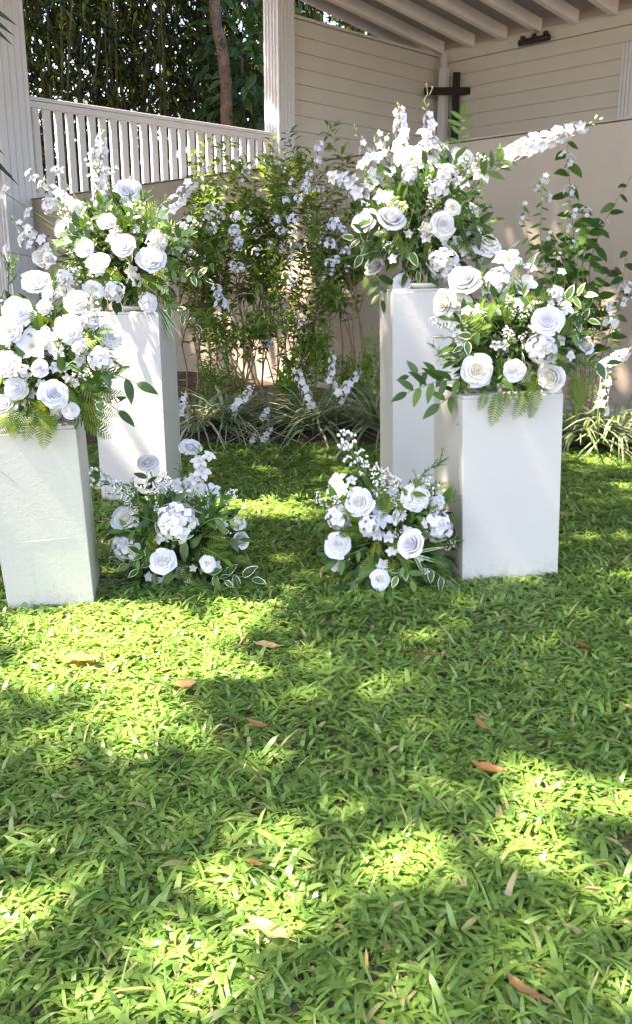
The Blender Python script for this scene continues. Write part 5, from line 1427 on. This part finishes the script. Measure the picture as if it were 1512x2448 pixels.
#=================================================================== LAWN
rg = np.random.default_rng(3)
def lawn_blades():
    P_, AZ, L_, W_, UP, T_ = [], [], [], [], [], []
    def zone(y0, y1, dens, L, W, mar):
        out_ = mar + 1.3
        area = (y1 - y0) * (0.39 * (y0 + y1) + 2 * out_)
        n = int(area * dens)
        y = rg.uniform(y0, y1, n)
        x = rg.uniform(-1, 1, n) * (0.39 * y + out_)
        inn = (np.abs(x) < 0.39 * y + 0.6 * mar) | (rg.random(n) < 0.42)
        x, y = x[inn], y[inn]
        n = len(x)
        keep = np.array([yy < bed_edge(xx) + 0.03 * rg.normal() for xx, yy in zip(x, y)]) if y1 > 5 else np.ones(n, bool)
        x, y = x[keep], y[keep]
        # thin, worn spots
        k = np.array([mnoise.noise(V(a_ * 2.6, b_ * 2.6, 0)) + 0.5 * mnoise.noise(V(a_ * 8, b_ * 8, 4)) for a_, b_ in zip(x, y)])
        keep = (k > -0.34) | (rg.random(len(x)) < 0.62)
        x, y, k = x[keep], y[keep], k[keep]
        m_ = len(x)
        nb = 4                                            # blades of a tuft
        xx = np.repeat(x, nb) + rg.normal(size=m_ * nb) * 0.006
        yy = np.repeat(y, nb) + rg.normal(size=m_ * nb) * 0.006
        az = np.repeat(rg.uniform(0, 2 * PI, m_), nb) + np.tile(np.arange(nb) * 2.4, m_) + rg.normal(size=m_ * nb) * 0.4
        P_.append(np.stack([xx, yy, rg.uniform(-0.002, 0.012, m_ * nb)], axis=1)); AZ.append(az)
        big = np.repeat(rg.random(m_) < 0.06, nb)
        thin = rg.random(m_ * nb) < 0.28
        L_.append(rg.uniform(*L, m_ * nb) * np.where(big, 1.6, 1.0) * np.where(thin, 1.15, 1.0)); W_.append(rg.uniform(*W, m_ * nb) * np.where(big, 1.2, 1.0) * np.where(thin, 0.45, 1.0))
        UP.append(np.clip(rg.normal(0.31, 0.25, m_ * nb), 0.05, 1.3))
        ti = np.clip(0.42 + np.repeat(k, nb) * 0.35 + np.repeat(rg.normal(size=m_), nb) * 0.14 + rg.normal(size=m_ * nb) * 0.18, 0, 0.82)
        dry = (rg.random(m_ * nb) < 0.035) | (thin & (rg.random(m_ * nb) < 0.06))
        T_.append(np.where(dry, rg.uniform(0.9, 1.0, m_ * nb), ti))
    zone(0.75, 2.0, 4300, (0.020, 0.048), (0.0070, 0.0125), 0.7)
    zone(2.0, 3.4, 3500, (0.020, 0.048), (0.0078, 0.0130), 0.8)
    zone(3.4, 5.65, 2300, (0.022, 0.050), (0.0090, 0.0145), 1.0)
    p = np.concatenate(P_); az = np.concatenate(AZ); L = np.concatenate(L_); W = np.concatenate(W_); up = np.concatenate(UP); ti = np.concatenate(T_)
    d = np.stack([np.cos(az) * np.cos(up), np.sin(az) * np.cos(up), np.sin(up)], axis=1)
    nm = np.stack([-np.cos(az) * np.sin(up), -np.sin(az) * np.sin(up), np.cos(up)], axis=1) + rg.normal(size=d.shape) * 0.25
    m3 = np_frames(d, nm)
    m3 = np.stack([m3[:, :, 0] * W[:, None], m3[:, :, 1] * L[:, None], m3[:, :, 2] * L[:, None]], axis=2)
    # arching blade: the tip bends down
    tv = np.array(BLADE[0]); tv[:, 2] = [0, 0, 0.0, 0.0, -0.10, -0.10, -0.30]
    tag(scatter('lawn_grass', tv, BLADE[1], m3, p, ti, 'grass', smooth=True), 'short broad bladed green lawn grass', 'grass', kind='stuff')
    return len(p)
NB = lawn_blades()

# fallen leaves
def fallen(label, x, y, Lpx, wr, ang, mat, curl=0.25, seed=0):
    rn_ = random.Random(seed)
    p = G(x, y, 0.028)
    L = Lpx * MPP(p)
    mb = MB(); vs_ = []
    n = 8
    for i in range(n + 1):
        t = i / n
        w = wr * 0.5 * (math.sin(PI * t ** 0.85) ** 0.8 if 0 < t < 1 else 0.03) * (1 + 0.12 * rn_.uniform(-1, 1))
        z = curl * (t - 0.5) ** 2 + 0.03 * rn_.uniform(-1, 1)
        vs_ += [(-w, t - 0.5, z + curl * w * 1.0 + 0.03 * rn_.uniform(-1, 1)), (-w * 0.5, t - 0.5, z + 0.02), (0, t - 0.5, z - 0.015), (w * 0.5, t - 0.5, z + 0.02), (w, t - 0.5, z + curl * w * 0.6 + 0.03 * rn_.uniform(-1, 1))]
    mb.add(vs_, [(i * 5 + j, i * 5 + j + 1, i * 5 + j + 6, i * 5 + j + 5) for i in range(n) for j in range(4)])
    mb.tube([(0, -0.5, 0.06), (0.03, -0.68, 0.08)], [0.014, 0.010], 4)
    o = mb.build('fallen_leaf', mat)
    o.location = p; o.scale = (L, L, L); o.rotation_euler = (rn_.uniform(-.2, .2), rn_.uniform(-.25, .25), R(ang))
    tag(o, label, 'leaf', 'fallen leaves on the lawn')
fl = [('large pale tan fallen leaf in the sunny patch before the left pedestal', 185, 1578, 110, 0.42, 100, 'dry', 0.3), ('curled rusty brown fallen leaf left of the picture centre', 612, 1732, 60, 0.45, 60, 'dry_orange', 0.5), ('bright orange yellow fallen leaf at the right', 1392, 1543, 52, 0.6, 50, 'dry_orange', 0.3),
      ('orange and brown fallen leaf pair half buried in grass, right', 1165, 1836, 80, 0.4, 75, 'dry_orange', 0.4), ('big light tan fallen leaf with wavy edge near the bottom', 636, 2222, 125, 0.38, 62, 'dry', 0.4), ('long tan yellow fallen leaf at the bottom right', 1252, 2362, 120, 0.34, 30, 'dry', 0.2),
      ('thin straw coloured dry leaf right of centre', 1012, 1560, 100, 0.10, 60, 'dry', 0.1), ('small yellowish fallen leaf above the orange pair', 1152, 1730, 50, 0.3, 25, 'dry', 0.2), ('narrow dry brown leaf standing in grass near the bottom', 878, 2292, 60, 0.14, 0, 'dry', 0.2),
      ('pale fallen leaf at the right end of the sunny patch', 636, 1541, 64, 0.4, 85, 'dry', 0.2), ('whitish fallen leaf in the lower sunny patch', 440, 1635, 60, 0.5, 95, 'dry', 0.2), ('small yellow fallen leaf right of the foremost pedestal', 1350, 1230, 26, 0.6, 20, 'dry', 0.2),
      ('orange fallen leaf right of the left ground arrangement', 508, 1142, 32, 0.6, 20, 'dry_orange', 0.3), ('small orange fallen leaf in the lower left lawn', 606, 2062, 46, 0.5, 80, 'dry_orange', 0.2)]
for i, t_ in enumerate(fl): fallen(*t_, seed=i)

#=================================================================== SHADE TREES (above and beside the view; they cast the dappled shade)
# places that the sun reaches through gaps between the crowns, as ellipses on the lawn (photo pixels -> ground) and as points on things
def ell(x, y, rx, ry, rot=0.0):
    out = []
    for k in range(20):
        a_ = 2 * PI * k / 20
        dx, dy = rx * math.cos(a_), ry * math.sin(a_)
        c_, s_ = math.cos(R(rot)), math.sin(R(rot))
        g = G(x + dx * c_ - dy * s_, y + dx * s_ + dy * c_)
        out.append((g.x, g.y))
    out = np.array(out)
    c_ = out.mean(axis=0)
    d_ = out - c_
    return c_ + d_ * (1 + 0.11 / np.linalg.norm(d_, axis=1, keepdims=True))       # room for the leaves' own size
HOLES = [ell(655, 1213, 150, 28), ell(320, 1506, 320, 42), ell(620, 1502, 130, 14), ell(40, 1545, 120, 28), ell(330, 1580, 190, 26, -6), ell(420, 1655, 100, 26, -15), ell(90, 1640, 100, 14), ell(1440, 1095, 95, 16),
         ell(770, 2400, 160, 36, -8), ell(30, 2250, 40, 16), ell(800, 1985, 40, 10), ell(1270, 1915, 70, 12), ell(1450, 1965, 40, 12), ell(1480, 1480, 30, 8), ell(1070, 1440, 40, 6)]
def drop(p): return p + SUN * (p.z / -SUN.z)
CIRC = []
for (x, y, D, r_) in ((1270, 335, 4.05, 0.10), (1340, 315, 4.05, 0.12), (1400, 300, 4.05, 0.10), (310, 545, 4.0, 0.07), (345, 500, 4.0, 0.09), (305, 456, 4.0, 0.05), (450, 430, 4.0, 0.07), (240, 420, 4.1, 0.07), (120, 1320, 2.6, 0.05), (180, 1360, 2.6, 0.05), (60, 1180, 2.6, 0.05), (1000, 1185, 3.0, 0.05), (1115, 670, 2.95, 0.06), (1200, 660, 2.95, 0.08), (1480, 845, 5.0, 0.12), (1440, 960, 5.1, 0.12), (1300, 430, 5.3, 0.08), (1360, 720, 3.0, 0.06), (60, 1050, 2.7, 0.06), (15, 600, 4.0, 0.08), (180, 790, 2.6, 0.04), (500, 1000, 5.7, 0.1), (560, 560, 6.3, 0.2), (650, 430, 6.9, 0.15), (1065, 720, 2.95, 0.05), (1310, 760, 2.9, 0.04), (980, 380, 4.1, 0.08), (1030, 300, 4.1, 0.08), (890, 350, 4.1, 0.08), (85, 670, 2.7, 0.05), (165, 785, 2.6, 0.05), (150, 540, 4.0, 0.07), (430, 1230, 2.8, 0.05), (1270, 700, 2.95, 0.06), (1165, 580, 4.0, 0.06), (940, 520, 4.0, 0.05)):
    CIRC.append((drop(P(x, y, D)), r_))
N_THINGS = len(CIRC)
# sun streaks on the wall between the shrubs
for (x, y, D, r_) in ((560, 425, 9.0, 0.16), (600, 412, 8.9, 0.12), (690, 420, 8.5, 0.15), (690, 590, 8.3, 0.16), (670, 640, 8.4, 0.14), (700, 690, 8.2, 0.2), (690, 740, 8.3, 0.12), (545, 820, 8.9, 0.13), (560, 880, 8.9, 0.12), (620, 830, 8.6, 0.14), (520, 700, 9.1, 0.14), (690, 900, 8.3, 0.13), (640, 930, 8.5, 0.13), (820, 470, 7.9, 0.10), (905, 730, 7.5, 0.06), (1290, 610, 6.5, 0.10), (1300, 560, 6.5, 0.10), (480, 790, 9.2, 0.12), (40, 550, 11.5, 0.14), (1480, 880, 6.05, 0.15)):
    CIRC.append((drop(P(x, y, D)), r_))
def in_poly(px, py, poly):
    ins = np.zeros(len(px), bool)
    j = len(poly) - 1
    for i in range(len(poly)):
        xi, yi = poly[i]; xj, yj = poly[j]
        c_ = ((yi > py) != (yj > py)) & (px < (xj - xi) * (py - yi) / (yj - yi + 1e-12) + xi)
        ins ^= c_
        j = i
    return ins
rg = np.random.default_rng(21)
N = 78000
gx = rg.uniform(-7.5, 6.5, N); gy = rg.uniform(-0.6, 12.5, N)         # where a leaf's shadow falls
lz = rg.uniform(6.5, 8.9, N)
skip = np.zeros(N, bool)
for h_ in HOLES: skip |= in_poly(gx, gy, h_)
for i, (c_, r_) in enumerate(CIRC): skip |= (gx - c_.x) ** 2 + (gy - c_.y) ** 2 < (r_ + (0.10 if i < N_THINGS else 0.04)) ** 2
def dapple(x, y):                                         # the crowns are clumped: finer gaps over the near lawn
    n_ = mnoise.noise(V(x * 3.6, y * 3.6, 2.0)) + 0.7 * mnoise.noise(V(x * 8.3, y * 8.3, 5.0))
    lim = 0.02 if y < 1.45 else (0.10 if y < 1.85 else (0.30 if y < 2.7 else 0.52))
    if x > 0.15 and 1.7 < y < 2.6: lim = 0.48
    return n_ > lim
skip |= np.array([dapple(x, y) for x, y in zip(gx, gy)])
gx, gy, lz = gx[~skip], gy[~skip], lz[~skip]
pp = np.stack([gx - SUN.x / -SUN.z * lz, gy - SUN.y / -SUN.z * lz, lz], axis=1)
# keep clear of the pavilion roof and of the picture
fr = pp[:, 1] * 0.30 + EYE
ta = (pp[:, 0] - P0.x) * A.x + (pp[:, 1] - P0.y) * A.y
ok = (pp[:, 2] > fr + 0.25) & (ta < -1.5)
pp = pp[ok]
roots = np.array([[-8.2, 2.2], [-8.0, 8.6], [-2.2, -3.0]])
own = np.argmin(((pp[:, None, :2] - roots[None]) ** 2).sum(2) - np.array([0, 0, 3.0]), axis=1)
tl = ['tall shade tree beside the lawn on the left', 'tall shade tree at the far left near the wall', 'tall shade tree behind the viewer']
for k in range(3):
    e = empty('shade_tree', (roots[k][0], roots[k][1], 0))
    tag(e, tl[k], 'tree', 'shade trees round the lawn')
    q_ = pp[own == k] - np.array([roots[k][0], roots[k][1], 0])
    n = len(q_)
    m3 = np_frames(rg.normal(size=(n, 3)) * np.array([1, 1, 0.35]), rg.normal(size=(n, 3)) * 0.45 + np.array([0, 0, 1])) * rg.uniform(0.18, 0.36, n)[:, None, None]
    tag(scatter('crown', *LEAF_LOW, m3, q_, rg.random(n), 'canopy', e), kind='stuff')
    mb = MB()
    mb.tube([(0, 0, -0.1), (0.05, 0, 1.5), (-0.04, 0.05, 3.2), (0.1, 0, 6.0), (0.1, 0, 8.6)], [0.28, 0.22, 0.2, 0.16, 0.08], 12)
    c_ = q_.mean(axis=0)
    for j in range(6):
        t_ = q_[rg.integers(0, n)]
        mb.tube([(0.05, 0, 4.6 + 0.45 * j), tuple((np.array([0.05, 0, 5.4]) + t_) / 2 + np.array([0, 0, 0.7])), tuple(t_)], [0.07, 0.045, 0.015], 7)
    mb.build('trunk', 'bark', e)
